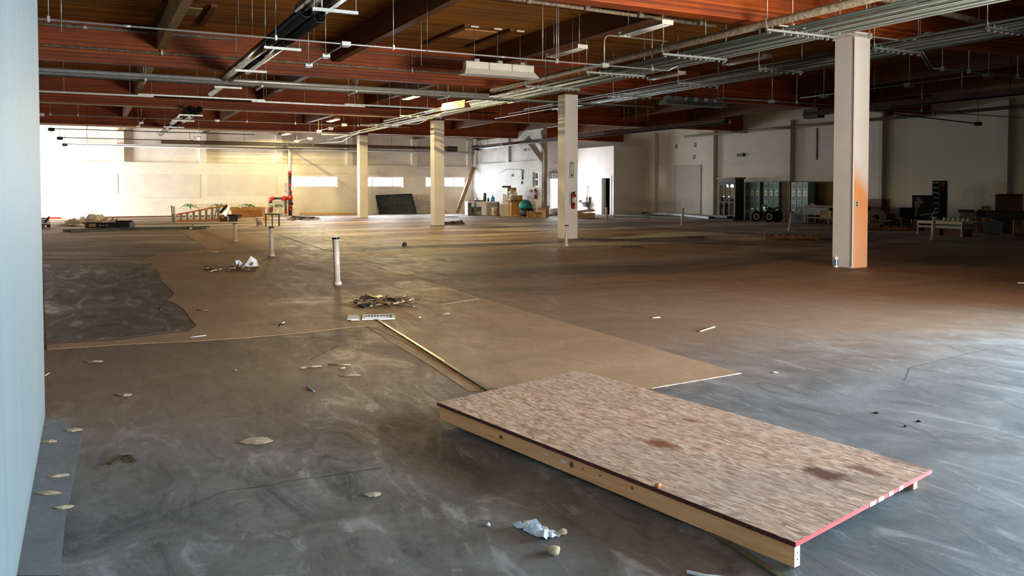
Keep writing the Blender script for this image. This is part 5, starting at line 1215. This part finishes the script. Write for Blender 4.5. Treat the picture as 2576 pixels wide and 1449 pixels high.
# stacked boxes and rubbish by the brick wall
PB = A(1302,545); s_ = mpp(PB)
def FB(x, y):
    p = A(x, y)
    if p.x > 20.75: p = AX(x, y, 20.75); p.z = 0
    return p
def hb(px): return px*s_
t = carton(1286,1318,508,545,.62,VR+.18,'tall open cardboard box standing in front of the stack',M_card,flaps=.5)
for k in (0,1): MB().cbx((-.18+k*.14,-.315,.06), .07, .006, .1).build('label', plain('label_cream2',(220,200,150),.6), t)
P2 = AX(1297,537,20.85); P2.z = 0; P2 -= Vector((.25,0,0)); s2 = mpp(P2)
carton(0,0,0,0,.6,VR,'brown box at the middle of the tall stack, with a raised rim',M_card,p=P2+RT*.35,w=.5,h=hb(52)*1.02,tape=True)
carton(0,0,0,0,.45,VR,'brown box on top of the tall stack, under the dark lid',M_card,p=P2+RT*.02+Vector((0,0,hb(54))),w=.48,h=.40)
o = MB().bx(-.24,-.2,0,.24,.2,.1).build('maroon_tray', plain('maroon_lid',(84,44,40),.6), None, (0,0,0)); o.location = P2+RT*(-.08)+Vector((-.1,.2,hb(54)+.405)); o.rotation_euler.z = VR; tag(o, 'flat maroon box lid topmost on the tall stack', 'lid')  # flat maroon lid of a box
carton(0,0,0,0,.4,VR-.1,'white carton leaning in the left side of the tall stack',M_paper,p=P2-RT*.32+Vector((0,0,hb(30))),w=.32,h=.56,tape=False)
carton(0,0,0,0,.4,VR+.1,'lower white carton at the left foot of the tall stack',plain('offwhite_box',(206,198,184),.7),p=P2-RT*.34,w=.5,h=hb(30),tape=False)
carton(0,0,0,0,.3,VR,'narrow dark red box at the left edge of the tall stack',plain('darkred_box',(110,58,48),.7),p=P2-RT*.72,w=.14,h=.75,tape=False)
carton(1269,1285,535,543,.3,VR,'low dark red box on the floor before the tall stack',plain('maroon_box',(86,40,40),.7),tape=False)
o = MB().rock((0,0,.15), .22, .18, .28, 21, 2, .2).build('plastic_bag', plain('grey_plastic_bag',(176,170,162),.35), None, (0,0,0)); o.location = P2-RT*.02+UP*0+Vector((-.08,-.3,hb(40)-.1)); tag(o, 'grey plastic bag stuffed in the front of the tall stack', 'bag')
o = solid(MB().sheet((0,0,0),.4,.3,.3,62,6,5,.3,.5).build('white_paper', M_paper, None, (0,0,0)),.01); o.location = P2+RT*.05+Vector((-.1,-.25,hb(54)-.02)); tag(o, 'torn white paper sticking out of the tall stack', 'paper')
p = FB(1331,541)+Vector((-.2,0,0)); o = MB().rock((0,0,.62), .34, .3, .3, 5, 3, .05).build('teal_cushion', plain('teal_cloth',(22,146,150),.6), None, (0,0,0)); o.location = p+Vector((0,.05,.0)); tag(o, 'bright teal rounded bag resting on a black bag beside the tall stack', 'bag')
o = MB().rock((0,0,.25), .38, .32, .34, 6, 3, .1).build('black_bag', plain('black_bag',(24,30,36),.5), None, (0,0,0)); o.location = p+RT*.12+Vector((0,.15,0)); tag(o, 'slumped black bag under the teal bag', 'bag')
o = MB().cbx((0,0,.22), .12, .1, .44).build('coral_bottle', plain('coral_red',(216,96,76),.5), None, (0,0,0)); o.location = FB(1323,545); o.rotation_euler.z = VR; tag(o, 'narrow coral red container between the open box and the black bag', 'container')
carton(1326,1344,531,547,.35,VR+.1,'small square carton full of white paper, before the black bag',M_card)
o = solid(MB().sheet((0,0,0),.55,.3,.22,63,8,5,VR,.5).build('white_paper', M_paper, None, (0,0,0)),.01); o.location = A(1338,546)+Vector((0,.1,.3)); tag(o, 'crumpled white paper spilling over the small square carton', 'paper')
carton(1356,1374,529,547,.4,VR-.4,'tilted pinkish carton with an open lid near the bright doorway',plain('pinkish_carton',(188,150,120),.7),flaps=.9)
carton(1344,1360,536,547,.35,VR+.4,'crushed brown carton beside the tilted one',plain('tan_carton',(190,160,124),.7),flaps=.3)
o = MB().rock((0,0,.16), .42, .3, .24, 15, 3, .14).build('plastic_bag', plain('clear_plastic_bag',(206,206,208),.3), None, (0,0,0)); o.location = A(1393,540); tag(o, 'greyish clear plastic bag before the bright doorway', 'bag')
carton(0,0,0,0,.7,VR+.1,'flat tan carton with loose lid to the right of the extinguisher column',plain('tan_carton2',(196,158,116),.7),p=A(1475,549),w=.92,h=.26,tape=False)
o = MB().cbx((0,0,0), .9, .7, .02, 0, .12, -.12).build('loose_cardboard', plain('mauve_brown_card',(150,122,104),.8), None, (0,0,0)); o.location = A(1480,549)+Vector((.05,.35,.36)); o.rotation_euler.z = VR+.1; tag(o, 'loose lid slanting over the flat tan carton', 'lid')
# wash basin on the office wall
q = AX(1481,508,OX); q2 = AX(1481,528,OX); zb_ = q.z
t = thing('wash_basin', 'small dark wall basin with a mop handle on the white office wall', 'basin', (OX-.02,q.y,0), PI/2)
dkb = plain('slate_basin', (70,78,88), .4)
MB().hexa([(-.14,.02,zb_-.3),(.14,.02,zb_-.3),(.14,.24,zb_-.3),(-.14,.24,zb_-.3)],[(-.24,.0,zb_),(.24,.0,zb_),(.24,.4,zb_),(-.24,.4,zb_)]).build('bowl', dkb, t)
MB().bx(-.12,.0,q2.z-.12,.12,.14,zb_-.3).build('pedestal', plain('basin_grey',(150,146,142),.5), t)
MB().bx(-.2,.0,zb_,.2,.1,zb_+.3).build('splash_box', plain('brown_box2',(110,96,86),.6), t)
MB().cbx((.5,.3,zb_-.02), .5, .35, .05).build('side_tray', dkb, t); MB().rock((.5,.3,zb_+.06), .18, .12, .09, 7, 2).build('sponge', plain('pink_tan',(206,164,130),.8), t)
MB().tube([(.05,.1,zb_+.1),(-.16,.12,zb_+1.0)], .022, 8).build('mop_handle', M_galvd, t); MB().tube([(.22,.3,zb_-.2),(.35,.34,0)], .015, 6).build('drain_hose', M_galvd, t)
# long dark planks piled at the foot of the east wall
for i, (x0, y0, x1, y1, wd, hh, z, m, lab) in enumerate(((1555,543,1850,556,.35,.08,0,(96,104,98),'long grey green plank lowest of the pile by the office'),(1620,541,1835,553,.3,.10,.08,(40,40,38),'long black plank on the grey green one'),(1650,537,1810,545,.5,.14,0,(30,30,28),'black bundle of sheets behind the planks'),(1680,544,1790,556,.3,.1,.1,(52,54,56),'dark plank slanting towards the glass cabinet'),(1770,541,1800,543,.6,.2,0,(150,126,100),'crumpled tan packing at the end of the planks'),(1545,546,1655,547,.08,.04,0,(80,86,90),'thin dark bar lying out on the floor from the pile'))):
    a, b = A(x0,y0), A(x1,y1); o = MB().beam(a+Vector((0,0,hh/2+z)), b+Vector((0,0,hh/2+z)), wd, hh).build('plank', plain('plank_%d_tone' % i, m, .5, 0, .15, 3), None); tag(o, lab, 'plank', 'planks by the east wall')

# ---- dark glazed cabinet
EX = 27.35
def epos(px): return AX(px, 500, EX)
a, b = AX(1806,555,27.6), AX(1849,557,27.6); zt_ = AX(1830,450,27.6).z
t = thing('glazed_cabinet', 'tall dark cabinet with three arched glass doors', 'cabinet', (27.6,(a.y+b.y)/2,0), PI/2)
w = abs(a.y-b.y); dkw = plain('dark_stained_wood', (46,34,28), .5); 
# local x runs along +Y world, local y towards -X world
MB().bx(-w/2,-.55,0,-w/2+.06,0,zt_).build('side_panel', dkw, t); MB().bx(w/2-.06,-.55,0,w/2,0,zt_).build('side_panel', dkw, t)
MB().bx(-w/2+.06,-.55,0,w/2-.06,-.05,.12).bx(-w/2+.06,-.55,zt_-.18,w/2-.06,0,zt_).build('base_and_head', dkw, t)
MB().bx(-w/2-.06,-.6,zt_,w/2+.06,.08,zt_+.07).build('cornice', plain('reddish_cornice',(128,70,40),.5), t)
MB().bx(-w/2+.06,-.55,.12,w/2-.06,-.5,zt_-.18).build('back_panel', plain('cabinet_back',(112,98,86),.6), t)
for k in range(3):
    x0 = -w/2+.06+k*(w-.12)/3; x1 = x0+(w-.12)/3; z0, z1 = .14, zt_-.2
    d = MB().bx(x0+.004,-.03,z0,x0+.05,.0,z1).bx(x1-.05,-.03,z0,x1-.004,.0,z1).bx(x0+.05,-.03,z0,x1-.05,.0,z0+.07).bx(x0+.05,-.03,z1-.06,x1-.05,.0,z1).bx(x0+.05,-.03,.82,x1-.05,.0,.87)
    # arch corners
    n = 6; xc, rr = (x0+x1)/2, (x1-x0)/2-.05
    for sg in (-1,1):
        for j in range(n):
            a0, a1 = PI/2*j/n, PI/2*(j+1)/n
            p0, p1 = (xc+sg*rr*math.cos(a0), z1-.06-rr+rr*math.sin(a0)), (xc+sg*rr*math.cos(a1), z1-.06-rr+rr*math.sin(a1))
            xa, xb = sorted((p0[0],p1[0])); d.bx(xa,-.03,(p0[1]+p1[1])/2,xb,.0,z1-.06)
    do = d.build('door', dkw, t)
    MB().bx(x0+.05,-.018,z0+.07,x1-.05,-.012,z1-.06).build('pane', M_glass, do)
    if k < 2: MB().cbx((x1-.0,.012,1.12), .1, .02, .05).build('latch', plain('bright_latch',(206,226,232),.2,.8), do)
MB().tube([(w*.3,.02,1.1),(w*.34,.04,.95),(w*.28,.04,.85),(w*.3,.02,1.12)], .02, 6).build('chain', M_galvd, t)
# ---- lockers
M_lock = plain('green_grey_locker', (112,140,134), .45, .1, .08, 3); M_lockd = plain('locker_shadow_slots', (50,66,66), .6); M_num = plain('locker_plate', (214,214,196), .4, .3)
def lockers(px0, px1, X, label, tint=None):
    m = tint or M_lock
    a, b = AX(px0,556,X), AX(px1,558,X); h = AX((px0+px1)/2,458,X).z
    t = thing('locker_unit', label, 'locker', (X,(a.y+b.y)/2,0), PI/2, 'green lockers'); w = abs(a.y-b.y)
    MB().bx(-w/2,-.4,.0,w/2,-.02,h).build('body', m, t)
    for r in range(2):
        z0, z1 = (.1, h*.5-.01) if r == 0 else (h*.5+.01, h-.03)
        for k in range(3):
            x0, x1 = -w/2+k*w/3+.012, -w/2+(k+1)*w/3-.012
            d = bev(MB().bx(x0,-.02,z0,x1,.004,z1).build('door', m, t), .004, 1); xc = (x0+x1)/2; dw = x1-x0
            for zc in (z1-.16, z0+.16): 
                for j in range(5): MB().bx(xc-dw*.28,.004,zc-.07+j*.032,xc+dw*.28,.009,zc-.055+j*.032).build('louvre', M_lockd, d)
            zl = z0+(z1-z0)*.42
            MB().bx(xc-.06,.004,zl-.09,xc+.06,.012,zl+.11).build('latch_plate', M_num, d); MB().bx(xc-.025,.012,zl-.05,xc+.015,.02,zl+.06).build('latch_recess', M_blackm, d)
lockers(1874,1911,28.3,'green locker unit of six doors next to the dark cabinet'); lockers(1920,1959,28.3,'green locker unit of six doors behind the toy quad'); lockers(1989,2032,28.3,'bluish green locker unit of six doors beside the workbench',plain('blue_green_locker',(132,154,152),.45,.1,.08,3))
# tall brown boards beside and between the lockers
for i, (x0, x1, yt, lab) in enumerate(((1911,1920,458,'tall dark board between the first two locker units'),(1962,1977,456,'tall brown board right of the second locker unit'),(1978,1987,456,'tall lighter board left of the last locker unit'))):
    a, b = AX(x0,556,28.4), AX(x1,556,28.4); o = MB().bx(28.4,b.y,0,28.48,a.y,AX(x0,yt,28.4).z).build('board', plain('brown_board_%s' % 'abc'[i], ((50,34,22),(96,78,50),(120,98,66))[i], .7), None); tag(o, lab, 'board', 'boards by the lockers')
# ---- quad bike
p = A(1920,558); t = thing('quad_bike', 'small green and black quad bike with pale wheel rims before the lockers', 'toy vehicle', p, VR+.15)
s_ = mpp(p); M_gr = plain('quad_green', (58,104,36), .35); ti = M_blackm
def wheel(x, y, r, w, rim=True):
    q = MB(); n = 18; prof = [(r*.55,-w/2),(r*.9,-w/2),(r,-w*.3),(r,w*.3),(r*.9,w/2),(r*.55,w/2)]
    q.lathe(prof, (0,0,0), n); 
    for v in q.v: v.x, v.y, v.z = v.x+x, v.z+y, v.y+r
    wo = q.build('wheel', ti, t)
    q = MB().lathe([(r*.66,-w*.5),(r*.6,-w*.55),(r*.34,-w*.54),(r*.34,-w*.3)], (0,0,0), n)
    for k in range(5): q.cbx((math.cos(k*1.2566)*r*.2, math.sin(k*1.2566)*r*.2, -w*.4), r*.36, r*.11, .02, k*1.2566)
    q.lathe([(r*.14,-w*.45),(r*.1,-w*.52),(0,-w*.52)], (0,0,0), 10)
    for v in q.v: v.x, v.y, v.z = v.x+x, v.z+y, v.y+r
    q.build('rim', plain('pale_rim',(236,232,206),.4,.0) if rim else M_blackm, wo)
wheel(-.42,-.1,.24,.2); wheel(.02,-.45,.25,.2); wheel(.5,-.3,.26,.26,False); wheel(.62,.2,.26,.26,False)
MB().hexa([(-.35,-.2,.28),(.55,-.25,.28),(.55,.2,.28),(-.35,.2,.28)],[(-.2,-.16,.48),(.5,-.2,.5),(.5,.16,.5),(-.2,.16,.48)]).build('body', plain('quad_dark',(20,24,20),.5), t)
for (x,y,z,sx,sy,sz,ry) in ((-.38,-.1,.5,.4,.3,.05,.5),(.04,-.38,.55,.42,.28,.05,.45),(.5,-.2,.62,.5,.4,.06,-.2),(.22,.1,.64,.3,.3,.1,.2)): bev(MB().cbx((x,y,z), sx, sy, sz, 0, 0, ry).build('fender', M_gr, t), .02, 2)
MB().tube(fillet([(-.1,-.1,.45),(-.02,-.1,.74),(.02,.12,.78)], .1), .02, 8).tube([(.02,-.32,.74),(.0,.2,.74)], .018, 8).build('handlebar', M_black, t)
MB().cbx((.3,-.03,.58), .5, .24, .1).build('seat', M_black, t); MB().beam((-.12,-.3,.42),(.08,-.36,.72),.06,.05).build('front_guard', plain('silver_guard',(200,206,196),.3,.6), t)
# ---- workbench
a, b = AX(2022,566,27.7), AX(2160,575,27.7); zt_ = AX(2050,517,27.7).z
t = thing('workbench', 'grey workbench with drawers beside the last locker unit', 'workbench', (27.7,(a.y+b.y)/2,0), PI/2); w = abs(a.y-b.y); gy = plain('bench_grey',(84,88,84),.5,.2)
MB().bx(-w/2,-.7,zt_-.06,w/2,.02,zt_).build('bench_top', plain('bench_top_wood',(150,132,96),.6), t)
for x in (-w/2+.06,w/2-.06,.1):
    for y in (-.64,-.04): MB().bx(x-.03,y-.03,0,x+.03,y+.03,zt_-.06).build('leg', M_black, t)
for k, (x0, x1, m) in enumerate(((-w/2+.1,-.3,plain('pink_drawer',(150,124,110),.6)),(.15,w/2-.1,gy))): MB().bx(x0,-.5,zt_-.4,x1,.0,zt_-.08).build('drawer', m, t)
MB().bx(-w/2,-.66,.22,w/2,-.02,.27).build('shelf', plain('bench_shelf',(110,104,84),.6), t)
carton(0,0,0,0,.4,PI/2*-1+PI,'yellowish box on the lower shelf of the workbench',plain('yellow_bin',(150,120,64),.7),p=Vector((28.1,(a.y+b.y)/2+.25,.27)),w=.6,h=.3,tape=False)
o = solid(MB().sheet((0,0,0),.7,.4,.2,71,7,5,1.57,.3).build('blue_tarp', plain('blue_tarp',(52,66,84),.6), None, (0,0,0)),.01); o.location = (28.1,(a.y+b.y)/2-.5,.28); tag(o, 'dark blue tarpaulin bundled on the workbench shelf', 'tarpaulin')
o = solid(MB().sheet((0,0,0),.3,.2,.12,72,5,4,1.0,.4).build('white_paper', M_paper, None, (0,0,0)),.008); q = AX(2040,511,27.9); o.location = (28.0,q.y,zt_); tag(o, 'scrap of white paper on the workbench top', 'paper')
# ---- drum fan
p = A(2204,574); s_ = mpp(p); r = 24*s_
t = thing('drum_fan', 'large round floor fan with wire guard leaning back behind the column', 'fan', p, VR-.5)
def disc(q, tilt=-.35, zc=r):
    R = Matrix.Rotation(tilt,3,'X')
    for v in q.v: w_ = R@Vector((v.x, v.z, v.y)); v.x, v.y, v.z = w_.x, w_.y, w_.z+zc
    return q
disc(MB().lathe([(r,-.12),(r*1.02,-.1),(r*1.02,.1),(r*.98,.12),(r*.97,-.1)], n=28)).build('drum', plain('fan_rust_black',(112,94,78),.5,.1), t)
g_ = MB()
for k in range(5): 
    rr = r*(.25+.17*k); g_.tube([Vector((math.cos(a_)*rr, math.sin(a_)*rr, -.13)) for a_ in [2*PI*j/24 for j in range(25)]], .014, 4, False)
for k in range(16): a_ = 2*PI*k/16; g_.tube([(math.cos(a_)*r*.1,math.sin(a_)*r*.1,-.13),(math.cos(a_)*r,math.sin(a_)*r,-.13)], .010, 4)
o = disc(g_).build('wire_guard', plain('guard_wire',(196,186,164),.5,.1), t)
disc(MB().lathe([(.0,-.15),(.12,-.14),(.14,.1),(0,.12)], n=14)).build('motor', M_black, t)
for k in range(4):
    a_ = k*PI/2+.4; disc(MB().hexa([(0,0,-.02),(.08*math.cos(a_+1.57),.08*math.sin(a_+1.57),-.02),(r*.9*math.cos(a_+.35),r*.9*math.sin(a_+.35),-.05),(r*.9*math.cos(a_),r*.9*math.sin(a_),.03)],[(0,0,0),(.08*math.cos(a_+1.57),.08*math.sin(a_+1.57),0),(r*.9*math.cos(a_+.35),r*.9*math.sin(a_+.35),-.03),(r*.9*math.cos(a_),r*.9*math.sin(a_),.05)])).build('blade', plain('fan_blade',(120,110,94),.5,.1), t)
for sx in (-1,1): MB().beam((sx*r*.7,-.2,0),(sx*r*.85,.1,r),.04,.04).build('stand_leg', M_galvd, t)
# ---- pallet with rubble and stacked timber behind it
p = A(2245,579); pallet(p+Vector((0,.3,0)), 1.9, 1.0, VR-.45, 'pallet loaded with pale offcuts beside the round fan')
for i, (x, y, lab) in enumerate(((2211,566,'pale offcut heap left half on the loaded pallet'),(2225,568,'pale offcut heap right half on the loaded pallet'))):
    rnd = random.Random(50+i); mb = MB(); q = A(x+5,577)+Vector((0,.35,.13))
    for k in range(26): mb.cbx((rnd.gauss(0,.22),rnd.gauss(0,.14),.02+.2*rnd.random()), rnd.uniform(.1,.3), rnd.uniform(.04,.1), .025, rnd.uniform(0,3), rnd.uniform(-.3,.3), rnd.uniform(-.3,.3))
    o = mb.build('offcuts', plain('offcut_wood',(150,124,92),.8), None, (0,0,0)); o.location = q; o['kind'] = 'stuff'; tag(o, lab, 'offcuts')
for k in range(5):
    q = A(2268,573)+Vector((.1,.35,.02+k*.11)); o = MB().cbx((0,0,.045), 1.15-.06*k, .7, .09).build('timber_layer', plain('dusty_timber',(92,74,50),.8,0,.2,4), None, (0,0,0)); o.location = q; o.rotation_euler.z = VR-.45+.03*k
    tag(o, ['lowest brown board','second brown board','middle brown board','fourth brown board','topmost brown board'][k]+' of the stack behind the loaded pallet', 'board', 'board stack behind the pallet')
p = A(2292,577); t = thing('office_chair', 'black mesh chair with pale curved legs left of the white table', 'chair', p+Vector((0,.2,0)), VR); s_ = mpp(p)
bev(MB().cbx((0,.1,.62), .62, .4, .34).build('seat_back', M_blackm, t), .06, 2); MB().cbx((0,-.05,.42), .6, .5, .08).build('seat', M_blackm, t)
for sx in (-1,1): MB().tube(fillet([(sx*.22,-.25,0),(sx*.3,-.2,.3),(sx*.22,.0,.42)], .2), .02, 6).build('leg', plain('pale_chair_leg',(150,150,146),.6), t)
MB().tube([(-.25,-.25,.03),(.25,-.25,.03)], .018, 6).build('foot_bar', plain('pale_chair_leg',(150,150,146),.6), t)
# ---- white trestle frame with lower shelf
a = A(2309,590); b = A(2419,596); s_ = mpp(a); rzt = math.atan2((b-a).y,(b-a).x); w = (b-a).length; zt_ = (590-554)*s_
t = thing('trestle_table', 'long white frame table with lower shelf, pipe standing before it', 'table', a, rzt); wf = plain('ivory_frame', (176,170,148), .5)
M_tb = wf
for x, y in ((0,0),(w,0),(0,.7),(w,.7),(w*.42,.7)): MB().bx(x-.022,y-.022,0,x+.022,y+.022,zt_).build('leg', M_tb, t)
for y in (0,.7): MB().bx(-.02,y-.025,zt_-.09,w*1.02,y+.025,zt_).build('top_rail', M_tb, t); MB().bx(0,y-.025,.24,w,y+.025,.31).build('shelf_rail', M_tb, t)
for k in range(4): MB().bx(.3+k*w/4.4,.03,.25,.38+k*w/4.4,.67,.3).build('cross_bar', M_tb, t)
MB().bx(0,.025,zt_-.05,w*1.25,.675,zt_-.02).build('table_top', plain('dull_top',(96,92,80),.6), t); MB().bx(w*.35,.1,.31,w,.6,.34).build('shelf_board', plain('grey_shelf',(120,122,120),.6), t)
for x, y in ((0,0),(w,0)): MB().lathe([(.03,0),(.035,.01),(.035,.05)], (x,y,0), 10).build('foot', M_paper, t)
Rt = Matrix.Rotation(rzt,3,'Z')
def ont(x, y, z=None): return Vector(a)+Rt@Vector((x,y,zt_ if z is None else z))
for k in range(6):
    o = MB().lathe([(.05,0),(.06,.02),(.05,.09),(.02,.12),(0,.12)], n=10).build('white_spool', plain('pale_knob',(186,182,170),.5), None, (0,0,0)); o.location = ont(w*.5+k*.17*w/1.6,.25); tag(o, 'small pale spool on the white table, %s from the standpipe' % ('first','second','third','fourth','fifth','sixth')[k], 'spool', 'row of pale knobs on the white table')  # row of small pale knobs
for x0, x1, lab in ((.06,.42,'low dark wooden box under the white table, left of the pipe'),(.5,.95,'low dark wooden box under the white table, right of the pipe')):
    o = MB().cbx(((x0+x1)/2*w,.4,.1), (x1-x0)*w, .4, .2).build('wooden_box', plain('under_table_wood',(96,54,30),.7), None, (0,0,0)); o.location = a; o.rotation_euler.z = rzt; tag(o, lab, 'box')
# ---- black server tower with pale rungs, dark panel and broken lamp arm
a1 = A(2358,578); s_ = mpp(a1); rzv = VR-.45
t = thing('shelf_tower', 'tall black rack with pale rungs up its left side', 'rack', a1+RT*.38+Vector((.1,.45,0)), rzv); ht = (578-458)*s_*1.03
[MB().bx(x_,-.2,0,x_+.035,.2,ht).build('upright', M_black, t) for x_ in (-.22,-.02,.24)]; MB().bx(-.19,.16,0,.24,.2,ht).build('back_panel', plain('rack_back',(20,20,22),.6), t)
for k in range(9): MB().bx(-.19,-.21,ht*(.12+.105*k)-.02,-.02,-.17,ht*(.12+.105*k)+.02).build('rung', plain('pale_rung',(196,196,190),.4), t)
MB().bx(-.02,-.205,0,.02,-.2,ht).build('blue_edge', plain('slate_edge',(70,84,88),.5), t)
MB().cbx((.12,-.1,ht-.13), .13, .16, .18).build('red_box', M_redp, t); MB().cbx((.12,-.1,ht-.34), .1, .16, .1).build('red_label', plain('dull_red',(120,40,30),.6), t)
o = MB().tube([A(2383,500,0)*0+AD(2383,470,a1+Vector((0,1,0))), AD(2383,482,a1+Vector((0,1,0)))], .025, 6).build('white_tube', M_paper, None); tag(o, 'short white tube standing up right of the black rack', 'tube')
o.location.x += 0
MB_ = MB().tube([AD(2383,481,a1+Vector((0,1,0))), Vector((AD(2383,481,a1+Vector((0,1,0))).x, AD(2383,481,a1+Vector((0,1,0))).y, 0))], .02, 6); o2 = MB_.build('tube_stand', M_black, None); tag(o2, 'thin dark stand carrying the short white tube', 'stand')
a2 = A(2328,582); t = thing('dark_board', 'square black board behind the white table with a pale crossed stand', 'board', a2+RT*.62+Vector((.6,1.25,0)), rzv)
hb_ = (582-496)*mpp(a2)*1.05; MB().bx(-.35,.0,0,.35,.06,hb_).build('board', plain('board_black',(24,24,26),.6), t)
MB().cbx((-.1,-.06,hb_*.85), .3, .04, .1, 0, 0, .8).build('pale_bar', plain('tan_bar',(150,132,116),.6), t); MB().cbx((-.18,-.08,hb_*.74), .16, .04, .24).build('pink_plate', plain('pinkish_plate',(170,130,116),.6), t)
MB().beam((-.3,-.12,0),(-.18,-.1,hb_*.7),.03,.03).build('stand_leg', wf, t); MB().beam((.2,-.12,.35),(.45,-.12,.8),.05,.03).beam((-.1,-.12,.5),(.5,-.12,.65),.025,.025).build('cross_arm', wf, t)
# ---- boxes and bins at the right edge
rr_ = VR-.5
carton(2456,2492,548,586,.5,rr_,'orange brown box on the floor right of the white table',plain('brown_wood_case',(118,74,36),.7))
p = A(2520,590); s_ = mpp(p); w = 44*s_; h = 32*s_
t = thing('storage_bin', 'grey blue plastic bin with flared sides between two brown boxes', 'bin', p+Vector((0,.3,0)), rr_); bb = plain('blue_grey_bin',(96,108,112),.5)
W2, D2 = w/2, .3; e = .02
for q in ([(-W2*.88,-D2*.88),(W2*.88,-D2*.88),(-W2,-D2),(W2,-D2)],): pass
mb = MB().hexa([(-W2*.86,-D2*.86,0),(W2*.86,-D2*.86,0),(W2*.86,D2*.86,0),(-W2*.86,D2*.86,0)],[(-W2,-D2,h-.04),(W2,-D2,h-.04),(W2,D2,h-.04),(-W2,D2,h-.04)]); mb.build('body', bb, t)
MB().bx(-W2-.03,-D2-.03,h-.04,W2+.03,-D2+.02,h).bx(-W2-.03,D2-.02,h-.04,W2+.03,D2+.03,h).bx(-W2-.03,-D2+.02,h-.04,-W2+.02,D2-.02,h).bx(W2-.02,-D2+.02,h-.04,W2+.03,D2-.02,h).build('rim', bb, t)
carton(2553,2600,556,594,.5,rr_,'brown box at the picture edge with a white label',plain('edge_box',(116,86,50),.7))
ps = AX(2536,580,28.15); ps.z = 0; 
o = bev(MB().cbx((0,0,.36), 1.3, .7, .72).build('dark_chest', plain('dark_chest',(34,32,30),.6), None, (0,0,0)), .02, 1); o.location = ps; o.rotation_euler.z = rr_; tag(o, 'long dark chest behind the bins carrying the topmost brown box', 'chest')
hs = mpp(ps)
carton(0,0,0,0,.5,rr_,'dark brown open box topmost on the chest at the east wall',plain('brown_top_box',(92,58,40),.7),p=ps+Vector((-.3,-.2,.72)),w=.78,h=.5,flaps=.35)
pw = AX(2446,580,27.9); pw.z = 0; o = MB().cbx((0,0,.32), .8, .5, .64).build('pale_crate', plain('pale_grey_crate',(120,120,116),.6), None, (0,0,0)); o.location = pw; o.rotation_euler.z = rr_; tag(o, 'pale grey crate between the white table and the dark chest', 'crate')
for i, (dx, sx, sy, sz, m, lab) in enumerate(((-.2,.5,.3,.1,(40,40,40),'dark tray lying on the pale grey crate'),(.3,.25,.2,.12,(170,170,166),'white carton scrap on the pale grey crate'))):
    o = MB().cbx((0,0,sz/2), sx, sy, sz).build('tray' if i == 0 else 'scrap_box', plain('crate_top_%d' % i, m, .6), None, (0,0,0)); o.location = pw+Vector((dx*math.cos(rr_),dx*math.sin(rr_),.64)); o.rotation_euler.z = rr_; tag(o, lab, 'box')
o = MB().rock((0,0,.2), .5, .35, .28, 33, 3, .12).build('dark_bag', plain('dark_sack',(30,30,28),.6), None, (0,0,0)); o.location = A(2512,584)+Vector((.15,.6,.5)); o.location.z = .3; tag(o, 'dark sack heaped above the grey blue bin', 'bag')
o = MB().cbx((0,0,.06), .3, .2, .12, 0, .2).build('yellow_carton', plain('ochre_carton',(170,130,66),.7), None, (0,0,0)); o.location = A(2512,584)+Vector((.0,.45,0)); o.location.z = .74; o.rotation_euler.z = rr_; tag(o, 'small ochre carton lying on the dark sack', 'box')
o = solid(MB().sheet((0,0,0),.3,.2,.1,81,5,4,.4,.4).build('crumpled_wrapper', plain('pale_blue_wrapper',(150,166,180),.5), None, (0,0,0)),.01); o.location = A(2518,590)+Vector((0,.25,h)); tag(o, 'pale blue crumpled wrapper on the rim of the grey blue bin', 'wrapper')
